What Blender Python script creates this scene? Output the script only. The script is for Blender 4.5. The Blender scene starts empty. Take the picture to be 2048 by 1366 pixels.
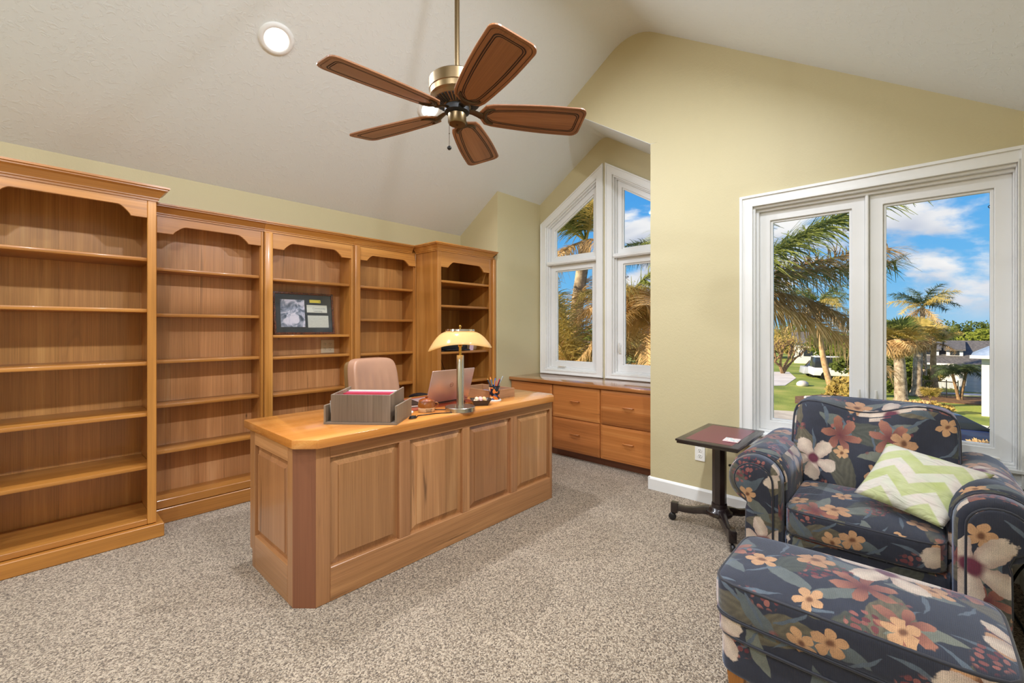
import bpy, bmesh, math, random
from mathutils import Vector, Matrix, noise as mnoise
SC = bpy.context.scene
C = SC.collection
PI = math.pi
R = math.radians
random.seed(7)

# ------------------------------------------------------------------ camera, world, sun, exposure
# x runs along the bookcase wall towards the windows, y runs from the right wall to the bookcase wall, z is up; metres
H = 1.26
YAW = math.atan2(801, 879)
ca, sa = math.cos(YAW), math.sin(YAW)
cam = bpy.data.cameras.new('camera')
cam.sensor_width = 36.0
cam.lens = 36.0 * 879.0 / 2048.0
cam.shift_y = -25.0 / 2048.0
cam.clip_start = 0.02
cam.clip_end = 600
camo = bpy.data.objects.new('camera', cam)
C.objects.link(camo)
camo.location = (0, 0, H)
camo.rotation_euler = (PI / 2, 0, math.atan2(-ca, sa))
SC.camera = camo
SC.view_settings.view_transform = 'Standard'
SC.view_settings.look = 'None'
SC.view_settings.gamma = 1.0
SC.view_settings.use_curve_mapping = False
SC.view_settings.exposure = 0.0


def ray(px, py):
    r = (px - 1024) / 879.0
    return Vector((ca + r * sa, sa - r * ca, -(py - 658) / 879.0))


def at(px, D, z):
    """the point at view depth D under image column px, at height z"""
    d = ray(px, 658)
    return Vector((d.x * D, d.y * D, z))


def zat(py, D):
    return H - (py - 658) / 879.0 * D


# ---- node helper: sockets with arithmetic
class S:
    def __init__(s, nt, k):
        s.nt, s.k = nt, k

    def m(s, op, *a, clamp=False):
        n = s.nt.nodes.new('ShaderNodeMath')
        n.operation = op
        n.use_clamp = clamp
        for i, v in enumerate((s,) + a):
            put(s.nt, n.inputs[i], v)
        return S(s.nt, n.outputs[0])

    def __add__(s, o): return s.m('ADD', o)
    def __radd__(s, o): return s.m('ADD', o)
    def __sub__(s, o): return s.m('SUBTRACT', o)
    def __rsub__(s, o): return s.m('MULTIPLY', -1.0).m('ADD', o)
    def __mul__(s, o): return s.m('MULTIPLY', o)
    def __rmul__(s, o): return s.m('MULTIPLY', o)
    def __truediv__(s, o): return s.m('DIVIDE', o)
    def lt(s, o): return s.m('LESS_THAN', o)
    def gt(s, o): return s.m('GREATER_THAN', o)
    def step(s, a, b):
        """0 below a, 1 above b (smooth); a > b reverses"""
        n = s.nt.nodes.new('ShaderNodeMapRange')
        n.interpolation_type = 'SMOOTHSTEP'
        put(s.nt, n.inputs[0], s)
        if a < b:
            n.inputs[1].default_value, n.inputs[2].default_value = a, b
            n.inputs[3].default_value, n.inputs[4].default_value = 0, 1
        else:
            n.inputs[1].default_value, n.inputs[2].default_value = b, a
            n.inputs[3].default_value, n.inputs[4].default_value = 1, 0
        return S(s.nt, n.outputs[0])

    def xyz(s):
        n = s.nt.nodes.new('ShaderNodeSeparateXYZ')
        put(s.nt, n.inputs[0], s)
        return [S(s.nt, o) for o in n.outputs]

    def rgb(s):
        n = s.nt.nodes.new('ShaderNodeSeparateColor')
        put(s.nt, n.inputs[0], s)
        return [S(s.nt, n.outputs[i]) for i in range(3)]


def put(nt, inp, v):
    if isinstance(v, S):
        nt.links.new(v.k, inp)
    elif isinstance(v, (tuple, list)):
        if inp.type == 'RGBA' and len(v) == 3:
            v = tuple(v) + (1,)
        inp.default_value = v
    elif v is not None:
        inp.default_value = v


class NT:
    def __init__(s, nt):
        s.nt = nt

    def node(s, typ, ins=None, out=0, **props):
        n = s.nt.nodes.new(typ)
        for k, v in props.items():
            setattr(n, k, v)
        for k, v in (ins or {}).items():
            put(s.nt, n.inputs[k], v)
        return n if out is None else S(s.nt, n.outputs[out])

    def obj(s): return s.node('ShaderNodeTexCoord', out='Object')
    def uv(s): return s.node('ShaderNodeTexCoord', out='UV')
    def gen(s): return s.node('ShaderNodeTexCoord', out='Generated')
    def pos(s): return s.node('ShaderNodeNewGeometry', out='Position')
    def rnd(s): return s.node('ShaderNodeObjectInfo', out='Random')
    def vec(s, x, y, z=0.0): return s.node('ShaderNodeCombineXYZ', {0: x, 1: y, 2: z})
    def vm(s, op, a, b=None, out=0):
        n = s.nt.nodes.new('ShaderNodeVectorMath')
        n.operation = op
        put(s.nt, n.inputs[0], a)
        if b is not None:
            put(s.nt, n.inputs[3] if op == 'SCALE' else n.inputs[1], b)
        return S(s.nt, n.outputs['Value' if op in ('LENGTH', 'DOT_PRODUCT') else 0])

    def noise(s, vec, scale, detail=3, rough=.55, dist=0.0, out=0, dim='3D'):
        return s.node('ShaderNodeTexNoise', {'Vector': vec, 'Scale': scale, 'Detail': detail, 'Roughness': rough,
                                            'Distortion': dist}, out=out, noise_dimensions=dim)

    def vor(s, vec, scale=1.0, rand=1.0, dim='3D', feature='F1', out=None):
        n = s.node('ShaderNodeTexVoronoi', {'Vector': vec, 'Scale': scale, 'Randomness': rand}, out=None,
                   voronoi_dimensions=dim, feature=feature)
        return n if out is None else S(s.nt, n.outputs[out])

    def mix(s, f, a, b, mode='MIX'):
        n = s.nt.nodes.new('ShaderNodeMix')
        n.data_type = 'RGBA'
        n.blend_type = mode
        put(s.nt, n.inputs[0], f)
        put(s.nt, n.inputs[6], a)
        put(s.nt, n.inputs[7], b)
        return S(s.nt, n.outputs[2])

    def ramp(s, f, stops, interp='LINEAR'):
        n = s.nt.nodes.new('ShaderNodeValToRGB')
        n.color_ramp.interpolation = interp
        e = n.color_ramp.elements
        while len(e) < len(stops):
            e.new(0.5)
        for i, (p, c) in enumerate(stops):
            e[i].position = p
            e[i].color = tuple(c) + (1,) if len(c) == 3 else c
        put(s.nt, n.inputs[0], f)
        return S(s.nt, n.outputs[0])

    def bump(s, h, strength=.3, dist=.002):
        return s.node('ShaderNodeBump', {'Height': h, 'Strength': strength, 'Distance': dist})


def lin(r, g, b):
    f = lambda c: (c / 255) / 12.92 if c <= 10 else (((c / 255) + .055) / 1.055) ** 2.4
    return (f(r), f(g), f(b))


def mat(name, col=(.8, .8, .8), rough=.5, metal=0.0, build=None, **kw):
    """Principled material; build(nt, bsdf) may wire it"""
    m = bpy.data.materials.new(name)
    m.use_nodes = True
    nt = m.node_tree
    b = nt.nodes['Principled BSDF']
    b.inputs['Base Color'].default_value = tuple(col) + (1,)
    b.inputs['Roughness'].default_value = rough
    b.inputs['Metallic'].default_value = metal
    for k, v in kw.items():
        b.inputs[k.replace('_', ' ')].default_value = v
    if build:
        build(NT(nt), lambda **k: [put(nt, b.inputs[a.replace('_', ' ')], v) for a, v in k.items()])
    return m


# world: procedural blue sky with broken white clouds, the same all the way round
SKY = 1.0
wd = bpy.data.worlds.new('sky')
SC.world = wd
wd.use_nodes = True
t = NT(wd.node_tree)
d = t.gen()
dx, dy, dz = d.xyz()
el = dz.m('MAXIMUM', 0.0)
sky = t.ramp(el, [(0.0, lin(150, 205, 240)), (.10, lin(112, 188, 242)), (.3, lin(72, 160, 235)), (.9, lin(40, 110, 205))])
cv = t.vm('ADD', t.vm('MULTIPLY', d, (1, 1, 2.3)), (5.5, 5.1, 3.3))
big = t.noise(cv, 2.5, 9, .55, .15)
cm = big.step(.505, .575)
shade = t.noise(t.vm('ADD', cv, (0, 0, .07)), 2.5, 4, .5, .15).step(.46, .66)
ccol = t.mix(shade, (1.0, .985, .97), lin(176, 188, 212))
cm = cm * el.step(.0, .05)
skyc = t.mix(cm, sky, ccol)
ground = lin(120, 125, 90)
skyc = t.mix(dz.step(0.0, -.02), skyc, ground)
bg = wd.node_tree.nodes['Background']
put(wd.node_tree, bg.inputs[0], skyc)
bg.inputs[1].default_value = SKY

# the low sun stands behind the house to the left: it lights the garden and never enters by these windows
sl = bpy.data.lights.new('sun', 'SUN')
sl.energy = 8.0
sl.angle = R(.6)
sl.color = (1.0, .83, .58)
so = bpy.data.objects.new('sun', sl)
C.objects.link(so)
sd = Vector((-.66, .547, .42)).normalized()
so.rotation_euler = sd.to_track_quat('Z', 'Y').to_euler()

CAN_W = 26.0      # watts of each ceiling downlight
LAMP_W = 5.0


# ------------------------------------------------------------------ mesh helpers
class MB:
    def __init__(s):
        s.v, s.f = [], []

    def add(s, vs, fs, M=None):
        n = len(s.v)
        s.v += [tuple(M @ Vector(p)) if M else tuple(p) for p in vs]
        s.f += [tuple(i + n for i in f) for f in fs]
        return s

    def box(s, x0, x1, y0, y1, z0, z1, M=None):
        vs = [(x, y, z) for x in (x0, x1) for y in (y0, y1) for z in (z0, z1)]
        return s.add(vs, [(0, 1, 3, 2), (4, 6, 7, 5), (0, 4, 5, 1), (2, 3, 7, 6), (0, 2, 6, 4), (1, 5, 7, 3)], M)

    def prism(s, poly, a0, a1, axis='z', M=None):
        """polygon in the two other axes (in xyz order) extruded along axis"""
        def P(p, a):
            return {'x': (a, p[0], p[1]), 'y': (p[0], a, p[1]), 'z': (p[0], p[1], a)}[axis]
        n = len(poly)
        vs = [P(p, a0) for p in poly] + [P(p, a1) for p in poly]
        fs = [tuple(range(n))[::-1], tuple(range(n, 2 * n))]
        fs += [(i, (i + 1) % n, n + (i + 1) % n, n + i) for i in range(n)]
        return s.add(vs, fs, M)

    def ring(s, outer, inner, a0, a1, axis='x', M=None):
        """frame between two polygons with the same number of corners"""
        def P(p, a):
            return {'x': (a, p[0], p[1]), 'y': (p[0], a, p[1]), 'z': (p[0], p[1], a)}[axis]
        n = len(outer)
        vs = [P(p, a) for a in (a0, a1) for lp in (outer, inner) for p in lp]
        fs = []
        for i in range(n):
            j = (i + 1) % n
            o0, i0, o1, i1 = i, n + i, 2 * n + i, 3 * n + i
            p0, j0, p1, j1 = j, n + j, 2 * n + j, 3 * n + j
            fs += [(o0, p0, j0, i0), (o1, i1, j1, p1), (o0, o1, p1, p0), (i0, j0, j1, i1)]
        return s.add(vs, fs, M)

    def lathe(s, prof, seg=24, M=None, cap=True, sx=1, sy=1):
        vs, fs = [], []
        n = len(prof)
        for k in range(seg):
            a = 2 * PI * k / seg
            vs += [(r * math.cos(a) * sx, r * math.sin(a) * sy, z) for r, z in prof]
        for k in range(seg):
            l = (k + 1) % seg
            fs += [(k * n + i, l * n + i, l * n + i + 1, k * n + i + 1) for i in range(n - 1)]
        if cap:
            if prof[0][0] > 1e-5: fs.append(tuple(k * n for k in range(seg))[::-1])
            if prof[-1][0] > 1e-5: fs.append(tuple(k * n + n - 1 for k in range(seg)))
        return s.add(vs, fs, M)

    def tube(s, pts, r, seg=8, closed=False, M=None, flat=1.0):
        pts = [Vector(p) for p in pts]
        n = len(pts)
        rs = r if isinstance(r, (list, tuple)) else [r] * n
        vs, fs = [], []
        up = None
        for i, p in enumerate(pts):
            a = pts[(i - 1) % n] if (closed or i) else p
            b = pts[(i + 1) % n] if (closed or i < n - 1) else p
            d = (b - a)
            d = d.normalized() if d.length > 1e-9 else Vector((0, 0, 1))
            if up is None:
                up = Vector((0, 0, 1)) if abs(d.z) < .9 else Vector((1, 0, 0))
            side = d.cross(up)
            if side.length < 1e-6:
                side = d.orthogonal()
            side.normalize()
            up = side.cross(d).normalized()
            for k in range(seg):
                t_ = 2 * PI * k / seg
                vs.append(p + side * math.cos(t_) * rs[i] + up * math.sin(t_) * rs[i] * flat)
        m = n if closed else n - 1
        for i in range(m):
            j = (i + 1) % n
            fs += [(i * seg + k, i * seg + (k + 1) % seg, j * seg + (k + 1) % seg, j * seg + k) for k in range(seg)]
        if not closed:
            fs += [tuple(range(seg))[::-1], tuple((n - 1) * seg + k for k in range(seg))]
        return s.add(vs, fs, M)

    def ball(s, c, r, seg=10, rings=6, M=None, sc=(1, 1, 1)):
        prof = [(math.sin(PI * i / rings) * r, -math.cos(PI * i / rings) * r) for i in range(rings + 1)]
        prof[0] = (0.0, -r); prof[-1] = (0.0, r)
        T = Matrix.Translation(c) @ Matrix.Diagonal((*sc, 1))
        return s.lathe(prof, seg, (M @ T) if M else T, cap=False)

    def build(s, name, m, parent=None, smooth=None, bevel=0.0, seg=1, world=True, uv=0.0, sub=0):
        me = bpy.data.meshes.new(name)
        off = Vector((0, 0, 0))
        if parent is not None and world:
            off = Vector(root(parent).location)
        me.from_pydata([tuple(Vector(p) - off) for p in s.v], [], s.f)
        bm = bmesh.new()
        bm.from_mesh(me)
        bmesh.ops.remove_doubles(bm, verts=bm.verts, dist=1e-6)
        bmesh.ops.recalc_face_normals(bm, faces=bm.faces)
        if bevel:
            es = [e for e in bm.edges if len(e.link_faces) == 2 and e.calc_face_angle(0) > R(30)]
            bmesh.ops.bevel(bm, geom=es, offset=bevel, segments=seg, affect='EDGES', profile=.5, clamp_overlap=True)
        bm.to_mesh(me)
        bm.free()
        if uv:
            boxuv(me, uv)
        if smooth is None and bevel and seg > 1:
            smooth = 40
        if smooth:
            me.polygons.foreach_set('use_smooth', [True] * len(me.polygons))
            me.set_sharp_from_angle(angle=R(smooth))
        return link(name, me, m, parent)


def boxuv(me, k=1.0):
    l = me.uv_layers.new(name='UVMap')
    for p in me.polygons:
        n = p.normal
        ax = max(range(3), key=lambda i: abs(n[i]))
        for li in p.loop_indices:
            c = me.vertices[me.loops[li].vertex_index].co
            a, b = [(c.y, c.z), (c.x + 3.3, c.z), (c.y + .37, -c.x + 1.7)][ax]
            l.data[li].uv = (a * k, b * k)


def root(o):
    while o.parent is not None:
        o = o.parent
    return o


def link(name, me, m=None, parent=None):
    o = bpy.data.objects.new(name, me)
    C.objects.link(o)
    if m is not None:
        me.materials.append(m)
    if parent is not None:
        o.parent = parent
    return o


def tag(o, label, cat, group=None, kind=None):
    o['label'] = label
    o['category'] = cat
    if group: o['group'] = group
    if kind: o['kind'] = kind
    return o


def thing(name, label, cat, loc=(0, 0, 0), rz=0.0, group=None):
    o = bpy.data.objects.new(name, None)
    o.empty_display_size = .1
    C.objects.link(o)
    o.location = loc
    o.rotation_euler = (0, 0, rz)
    return tag(o, label, cat, group)


def struct(o):
    o['kind'] = 'structure'
    return o


def box(name, m, x0, x1, y0, y1, z0, z1, parent=None, bevel=0.0, seg=1, **k):
    return MB().box(x0, x1, y0, y1, z0, z1).build(name, m, parent, bevel=bevel, seg=seg, **k)


def dup(o, parent=None):
    c = o.copy()
    C.objects.link(c)
    if parent is not None:
        c.parent = parent
    for ch in list(o.children):
        dup(ch, c)
    return c


def text(s, size, m, parent, M, name='lettering', align='CENTER', ext=.0003):
    cu = bpy.data.curves.new(name, 'FONT')
    cu.body = s
    cu.size = size
    cu.align_x = align
    cu.align_y = 'CENTER'
    cu.extrude = ext
    cu.materials.append(m)
    tmp = bpy.data.objects.new('tmp', cu)
    me = bpy.data.meshes.new_from_object(tmp)
    bpy.data.objects.remove(tmp)
    me.name = name
    o = bpy.data.objects.new(name, me)
    C.objects.link(o)
    o.parent = parent
    o.matrix_basis = M
    return o


# ------------------------------------------------------------------ materials
def wood(name, dark, mid, light, axis='z', rough=.34, coat=.25, streak=.35, scale=1.0, var=.25, knots=0.0, plank=0.0):
    def b(t, put_):
        o = t.obj()
        r = t.rnd()
        off = t.vec(r * 31.0, r * 17.0, r * 53.0)
        st = {'x': (.05, 1, 1), 'y': (1, .05, 1), 'z': (1, 1, .05)}[axis]
        st2 = {'x': (.012, 1, 1), 'y': (1, .012, 1), 'z': (1, 1, .012)}[axis]
        p = t.vm('ADD', t.vm('MULTIPLY', o, st), off)
        p2 = t.vm('ADD', t.vm('MULTIPLY', o, st2), off)
        n1 = t.noise(p, 9 * scale, 3, .5, .9)
        rings = (n1 * 9.0).m('SINE') * .5 + .5
        n2 = t.noise(p2, 170 * scale, 3, .6)
        n3 = t.noise(p, 3.0 * scale, 2, .5, .3)
        f = n1 * .55 + rings * .16 + n2 * .26 + n3 * .12
        c = t.ramp(f, [(.30, dark), (.52, mid), (.74, light)])
        s1 = t.noise(p, 13 * scale, 4, .6, 1.2).step(.62, .74)
        c = t.mix(s1 * streak, c, tuple(v * .35 for v in dark))
        fine = t.noise(p2, 330 * scale, 2, .5).step(.60, .72)
        c = t.mix(fine * .28, c, tuple(v * .5 for v in dark))
        if plank:
            x, y, z = o.xyz()
            ac = {'z': x + y, 'x': z + y, 'y': z + x}[axis] * (1.0 / plank) + r * 9.0 + t.noise(p, 1.5, 1) * .3
            pv = t.node('ShaderNodeTexWhiteNoise', {'W': ac.m('FLOOR')}, noise_dimensions='1D')
            k = pv * .26 + .86
            c = t.mix(1.0, c, t.node('ShaderNodeCombineColor', {0: k, 1: k, 2: k * (pv * .05 + .97)}), 'MULTIPLY')
            edge = (ac.m('FRACT') - .5).m('ABSOLUTE').step(.485, .499)
            c = t.mix(edge * .35, c, dark)
        if knots:
            kn = t.vor(t.vm('ADD', t.vm('MULTIPLY', o, tuple(.35 if v < 1 else 1.0 for v in st)), off), 9, 1.0)
            kd = S(t.nt, kn.outputs['Distance'])
            g = S(t.nt, kn.outputs['Color']).rgb()[0].gt(.62)
            wob = t.noise(p, 40, 3) * .12
            c = t.mix((kd + wob).step(.17, .06) * g * knots, c, tuple(v * .18 for v in dark))
        v = r * var + (1.0 - var * .5)
        c = t.mix(1.0, c, t.node('ShaderNodeCombineColor', {0: v, 1: v * (r * .06 + .97), 2: v}), 'MULTIPLY')
        put_(Base_Color=c, Normal=t.bump(n2 + rings * .3, .12, .001),
             Roughness=t.noise(p2, 60, 2) * .16 + (rough - .08))
    return mat(name, mid, rough, build=b, Coat_Weight=coat, Coat_Roughness=.12)


def woods(name, *a, **k):
    return {ax: wood(name + '_' + ax, *a, axis=ax, **k) for ax in 'xyz'}


HONEY = woods('honey_wood', lin(134, 82, 32), lin(188, 126, 58), lin(212, 154, 82), rough=.32, coat=.3, streak=.2)
HONEYB = woods('honey_back_wood', lin(148, 98, 50), lin(200, 144, 82), lin(220, 172, 110), rough=.34, coat=.3, streak=.25, plank=.19)
KNOTTY = woods('knotty_back_wood', lin(150, 98, 58), lin(204, 148, 98), lin(224, 178, 130), rough=.3, coat=.4, streak=.6, knots=.9, plank=.16)
DESK = woods('desk_wood', lin(132, 86, 52), lin(182, 130, 86), lin(204, 156, 110), rough=.34, coat=.35, streak=.8, var=.2, plank=.105)
DESKTOP = woods('desktop_wood', lin(164, 96, 38), lin(204, 132, 62), lin(220, 156, 84), rough=.2, coat=.7, streak=.12)
POST = woods('desk_post_wood', lin(116, 70, 48), lin(140, 88, 62), lin(158, 104, 76), rough=.38, coat=.2, streak=.35, scale=.7)
BENCH = woods('bench_wood', lin(140, 78, 34), lin(186, 116, 60), lin(208, 144, 84), rough=.36, coat=.2, streak=.4, plank=.14)
BENCHTOP = woods('bench_top_wood', lin(128, 74, 36), lin(170, 110, 60), lin(196, 138, 84), rough=.16, coat=.9, streak=.15)
GREYOAK = woods('grey_oak', lin(84, 68, 54), lin(132, 114, 96), lin(160, 142, 122), rough=.55, coat=.0, streak=.8, scale=1.4, plank=.05)
TRAYW = woods('tray_wood', lin(128, 84, 52), lin(176, 132, 96), lin(204, 166, 130), rough=.4, coat=.15)
BLADE = woods('fan_blade_wood', lin(104, 64, 36), lin(156, 104, 64), lin(184, 132, 88), rough=.42, coat=.15, streak=.3, var=.1)
GROOVE = wood('fan_groove_stain', lin(44, 26, 14), lin(66, 40, 24), lin(80, 50, 30), axis='x', rough=.5, coat=0, var=.05)
EBONY = woods('ebony_wood', lin(22, 16, 16), lin(40, 30, 30), lin(56, 42, 40), rough=.3, coat=.4, streak=.2)


def paint(name, col, s=1.0, rough=.55, knock=False):
    def b(t, put_):
        p = t.pos()
        h = t.noise(p, 120, 3, .6)
        if knock:
            h = h * .3 + t.noise(p, 34, 4, .6, .6).step(.52, .64)
        else:
            h = h + t.noise(p, 55, 2) * .8
        v = t.noise(p, .7, 2) * .05 + .975
        put_(Base_Color=t.mix(1.0, col, t.node('ShaderNodeCombineColor', {0: v, 1: v, 2: v}), 'MULTIPLY'),
             Normal=t.bump(h, (.36 if knock else .3) * s, .0025))
    return mat(name, col, rough, build=b)


WALL = paint('wall_paint', lin(202, 190, 150))
CEIL = paint('ceiling_paint', lin(224, 227, 224), 1.0, .7, True)
WHITE = mat('white_trim_paint', lin(236, 236, 233), .32)
VINYL = mat('white_vinyl', lin(232, 232, 230), .3)
PLASTIC = mat('white_plastic', lin(238, 236, 228), .3)
ALMOND = mat('almond_plastic', lin(214, 196, 166), .35)
DARK = mat('dark_slot', (.01, .01, .01), .6)
BLACK = mat('black_plastic', (.012, .012, .014), .35)
BLACKG = mat('black_gloss', (.012, .013, .018), .12)
NICKEL = mat('brushed_nickel', lin(200, 196, 188), .24, 1.0)
CHROME = mat('polished_chrome', lin(215, 212, 205), .1, 1.0)
BRASS = mat('antique_brass', lin(132, 112, 82), .36, 1.0)
BRASSD = mat('aged_brass', lin(92, 78, 60), .42, 1.0)
GOLD = mat('lamp_brass', lin(205, 160, 80), .25, 1.0)


def carpet_b(t, put_):
    p = t.pos()
    a = t.noise(p, 150, 4, .7)
    b = t.noise(p, 62, 3, .6)
    g = t.vor(p, 190, 1.0)
    cr = S(t.nt, g.outputs['Color']).rgb()[0]
    dd = S(t.nt, g.outputs['Distance'])
    patch = t.noise(p, 2.2, 3, .5, .6)
    f = a * .5 + b * .1 + cr * .4
    c = t.ramp(f, [(.26, lin(76, 60, 46)), (.46, lin(160, 140, 116)), (.66, lin(220, 200, 174))])
    v = patch * .22 + .86
    c = t.mix(1.0, c, t.node('ShaderNodeCombineColor', {0: v, 1: v, 2: v}), 'MULTIPLY')
    put_(Base_Color=c, Normal=t.bump((1.0 - dd) + a, .9, .008))


CARPET = mat('cut_pile_carpet', lin(178, 160, 138), .95, build=carpet_b, Sheen_Weight=.15)


def glass_mat(name, tint=(1, 1, 1), refl=.05):
    m = bpy.data.materials.new(name)
    m.use_nodes = True
    nt = m.node_tree
    nt.nodes.clear()
    t = NT(nt)
    out = t.node('ShaderNodeOutputMaterial', out=None)
    tr = t.node('ShaderNodeBsdfTransparent', {0: tint})
    gl = t.node('ShaderNodeBsdfGlossy', {0: (1, 1, 1), 'Roughness': .02})
    fr = t.node('ShaderNodeFresnel', {0: 1.25}) * .6
    mx = t.node('ShaderNodeMixShader', {0: fr, 1: tr, 2: gl})
    nt.links.new(mx.k, out.inputs[0])
    return m


GLASS = glass_mat('window_glass', (.985, .99, .99))


def emit(name, col, s):
    m = bpy.data.materials.new(name)
    m.use_nodes = True
    b = m.node_tree.nodes['Principled BSDF']
    b.inputs['Base Color'].default_value = (.9, .9, .9, 1)
    b.inputs['Emission Color'].default_value = (*col, 1)
    b.inputs['Emission Strength'].default_value = s
    return m


def floral_b(t, put_):
    uv = t.uv()
    warp = t.noise(uv, 7, 3, .6, out=1)
    uvw = t.vm('ADD', uv, t.vm('SCALE', t.vm('SUBTRACT', warp, (.5, .5, .5)), .06))

    def cell(sc, off, rand=.75):
        p = t.vm('ADD', t.vm('SCALE', uvw, sc), (off, off * 1.7, 0))
        v = t.vor(p, 1.0, rand, '2D')
        dlt = t.vm('SUBTRACT', p, S(t.nt, v.outputs['Position']))
        x, y, _ = dlt.xyz()
        r, g, b = S(t.nt, v.outputs['Color']).rgb()
        return x, y, r, g, b

    def leaf(sc, off, L, W, dens):
        x, y, r, g, b = cell(sc, off)
        a = r * 6.283
        c_, s_ = a.m('COSINE'), a.m('SINE')
        lx = x * c_ + y * s_
        ly = y * c_ - x * s_
        ly = ly + lx * lx * (g - .5) * 1.2
        q = lx * (1.0 / L)
        e = (1.0 - q * q) * W - ly.m('ABSOLUTE')
        vein = (ly.m('ABSOLUTE') * 70.0 + lx * 30.0).m('SINE') * .14 + .84
        return e.step(0.0, .02) * b.gt(1 - dens), vein, g, q

    def flower(sc, off, Rr, k, dens, sharp=.40):
        x, y, r, g, b = cell(sc, off)
        rr = (x * x + y * y).m('SQRT')
        th = y.m('ARCTAN2', x) + r * 6.283
        pet = (th * (k * .5)).m('COSINE').m('ABSOLUTE').m('POWER', sharp) * .78 + .22
        size = (g * .4 + .6) * Rr
        pet = pet + (t.noise(uv, 60, 2) - .5) * .22
        e = size * pet - rr
        return e.step(0.0, .03) * b.gt(1 - dens), rr / size, g, (th * float(k)).m('COSINE')

    base = t.mix(t.noise(uv, 3, 2), lin(30, 32, 44), lin(46, 50, 66))
    c = base
    m, v, g, q = leaf(4.0, 3.1, .56, .23, .95)
    c = t.mix(m, c, t.mix(1.0, t.mix(g, lin(72, 78, 68), lin(116, 106, 82)), t.node('ShaderNodeCombineColor', {0: v, 1: v, 2: v}), 'MULTIPLY'))
    m, v, g, q = leaf(5.6, 11.3, .54, .16, .75)
    c = t.mix(m, c, t.mix(g, lin(84, 96, 104), lin(128, 130, 112)))
    m, v, g, q = leaf(8.0, 7.7, .55, .06, .6)
    c = t.mix(m, c, lin(92, 104, 116))
    # berry sprays
    bx, by, br, bg_, bb = cell(44, 2.2, .5)
    br2 = (bx * bx + by * by).m('SQRT')
    gate = t.noise(uv, 7.5, 1, .4).step(.60, .64)
    c = t.mix(br2.step(.42, .34) * gate, c, t.mix(bg_, lin(168, 104, 92), lin(104, 36, 46)))
    m, rr, g, cs = flower(5.0, 5.9, .50, 6, .32, .9)
    c = t.mix(m, c, t.mix(rr, lin(104, 40, 44), lin(176, 116, 90)))
    m, rr, g, cs = flower(6.6, 9.4, .42, 5, .42, .38)
    c = t.mix(m, c, t.mix(rr.step(.1, .35), lin(120, 74, 40), t.mix(g, lin(216, 168, 120), lin(196, 146, 104))))
    m, rr, g, cs = flower(3.3, 1.4, .54, 5, .55, .75)
    pc = t.mix(rr.step(.15, .30), lin(112, 40, 60), t.mix(cs * .5 + .5, lin(196, 168, 152), lin(228, 208, 188)))
    c = t.mix(m, c, pc)
    mott_ = t.noise(uv, 420, 2, .7).step(.40, .72)
    c = t.mix(mott_ * .42, c, base)
    shade_ = t.noise(uvw, 26, 3, .6) * .7 + .62
    c = t.mix(1.0, c, t.node('ShaderNodeCombineColor', {0: shade_, 1: shade_, 2: shade_}), 'MULTIPLY')
    ux, uy, _ = uv.xyz()
    rib = (ux * 1500.0).m('SINE') * .5 + .5
    thr = t.noise(t.vm('MULTIPLY', uv, (900, 260, 1)), 1.0, 2)
    k = rib * .16 + thr * .3 + .72
    c = t.mix(1.0, c, t.node('ShaderNodeCombineColor', {0: k, 1: k, 2: k}), 'MULTIPLY')
    wr = t.noise(uv, 5, 2)
    put_(Base_Color=c, Normal=t.bump(rib * .4 + thr + wr * 1.5, .35, .002))


FLORAL = mat('floral_tapestry', lin(36, 38, 54), .72, build=floral_b, Sheen_Weight=.5, Sheen_Roughness=.45)
FLORAL.node_tree.nodes['Principled BSDF'].inputs['Sheen Tint'].default_value = (.65, .75, 1.0, 1)  # blue put into the sheen stands in for window light on the cloth
PIPING = mat('dark_piping', lin(30, 32, 44), .6, Sheen_Weight=.3)


def chevron_b(t, put_):
    x, y, _ = t.uv().xyz()
    z = ((x * 1.9).m('FRACT') - .5).m('ABSOLUTE') * 2.0
    f = (y * 2.7 + z * .62).m('FRACT')
    band = f.step(.44, .52) * f.step(.995, .93)
    n = t.noise(t.uv(), 3.0, 2)
    g = t.mix(n.step(.3, .7), lin(200, 206, 158), lin(184, 194, 126))
    w = t.mix(n.step(.35, .65), lin(222, 212, 204), lin(212, 214, 196))
    fold = t.noise(t.vm('MULTIPLY', t.uv(), (1.2, 3.2, 1)), 2.6, 3, .5, .8)
    put_(Base_Color=t.mix(band, g, w), Normal=t.bump(fold, .6, .03))


CHEVRON = mat('green_chevron_cotton', lin(200, 210, 150), .8, build=chevron_b, Sheen_Weight=.2)


def leather(name, col, rough=.4):
    def b(t, put_):
        n = t.vor(t.obj(), 260, 1.0, out='Distance')
        k = t.noise(t.obj(), 9, 2) * .16 + .92
        put_(Base_Color=t.mix(1.0, col, t.node('ShaderNodeCombineColor', {0: k, 1: k, 2: k}), 'MULTIPLY'), Normal=t.bump(n, .15, .001))
    return mat(name, col, rough, build=b, Coat_Weight=.15, Coat_Roughness=.3)


BURGUNDY = leather('burgundy_leather', lin(106, 34, 58), .3)
TAN = leather('tan_leather', lin(196, 150, 122), .34)
TANSIDE = leather('olive_tan_leather', lin(140, 108, 66), .45)
RUST = leather('rust_leather', lin(150, 64, 40), .4)
PAPER = mat('paper', lin(236, 232, 222), .8)
PINKP = mat('magenta_paper', lin(196, 66, 104), .7)
REDP = mat('red_paper', lin(178, 44, 58), .7)
LILAC = mat('lilac_paper', lin(214, 186, 204), .7)
KRAFT = mat('kraft_paper', lin(168, 140, 106), .8)

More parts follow.
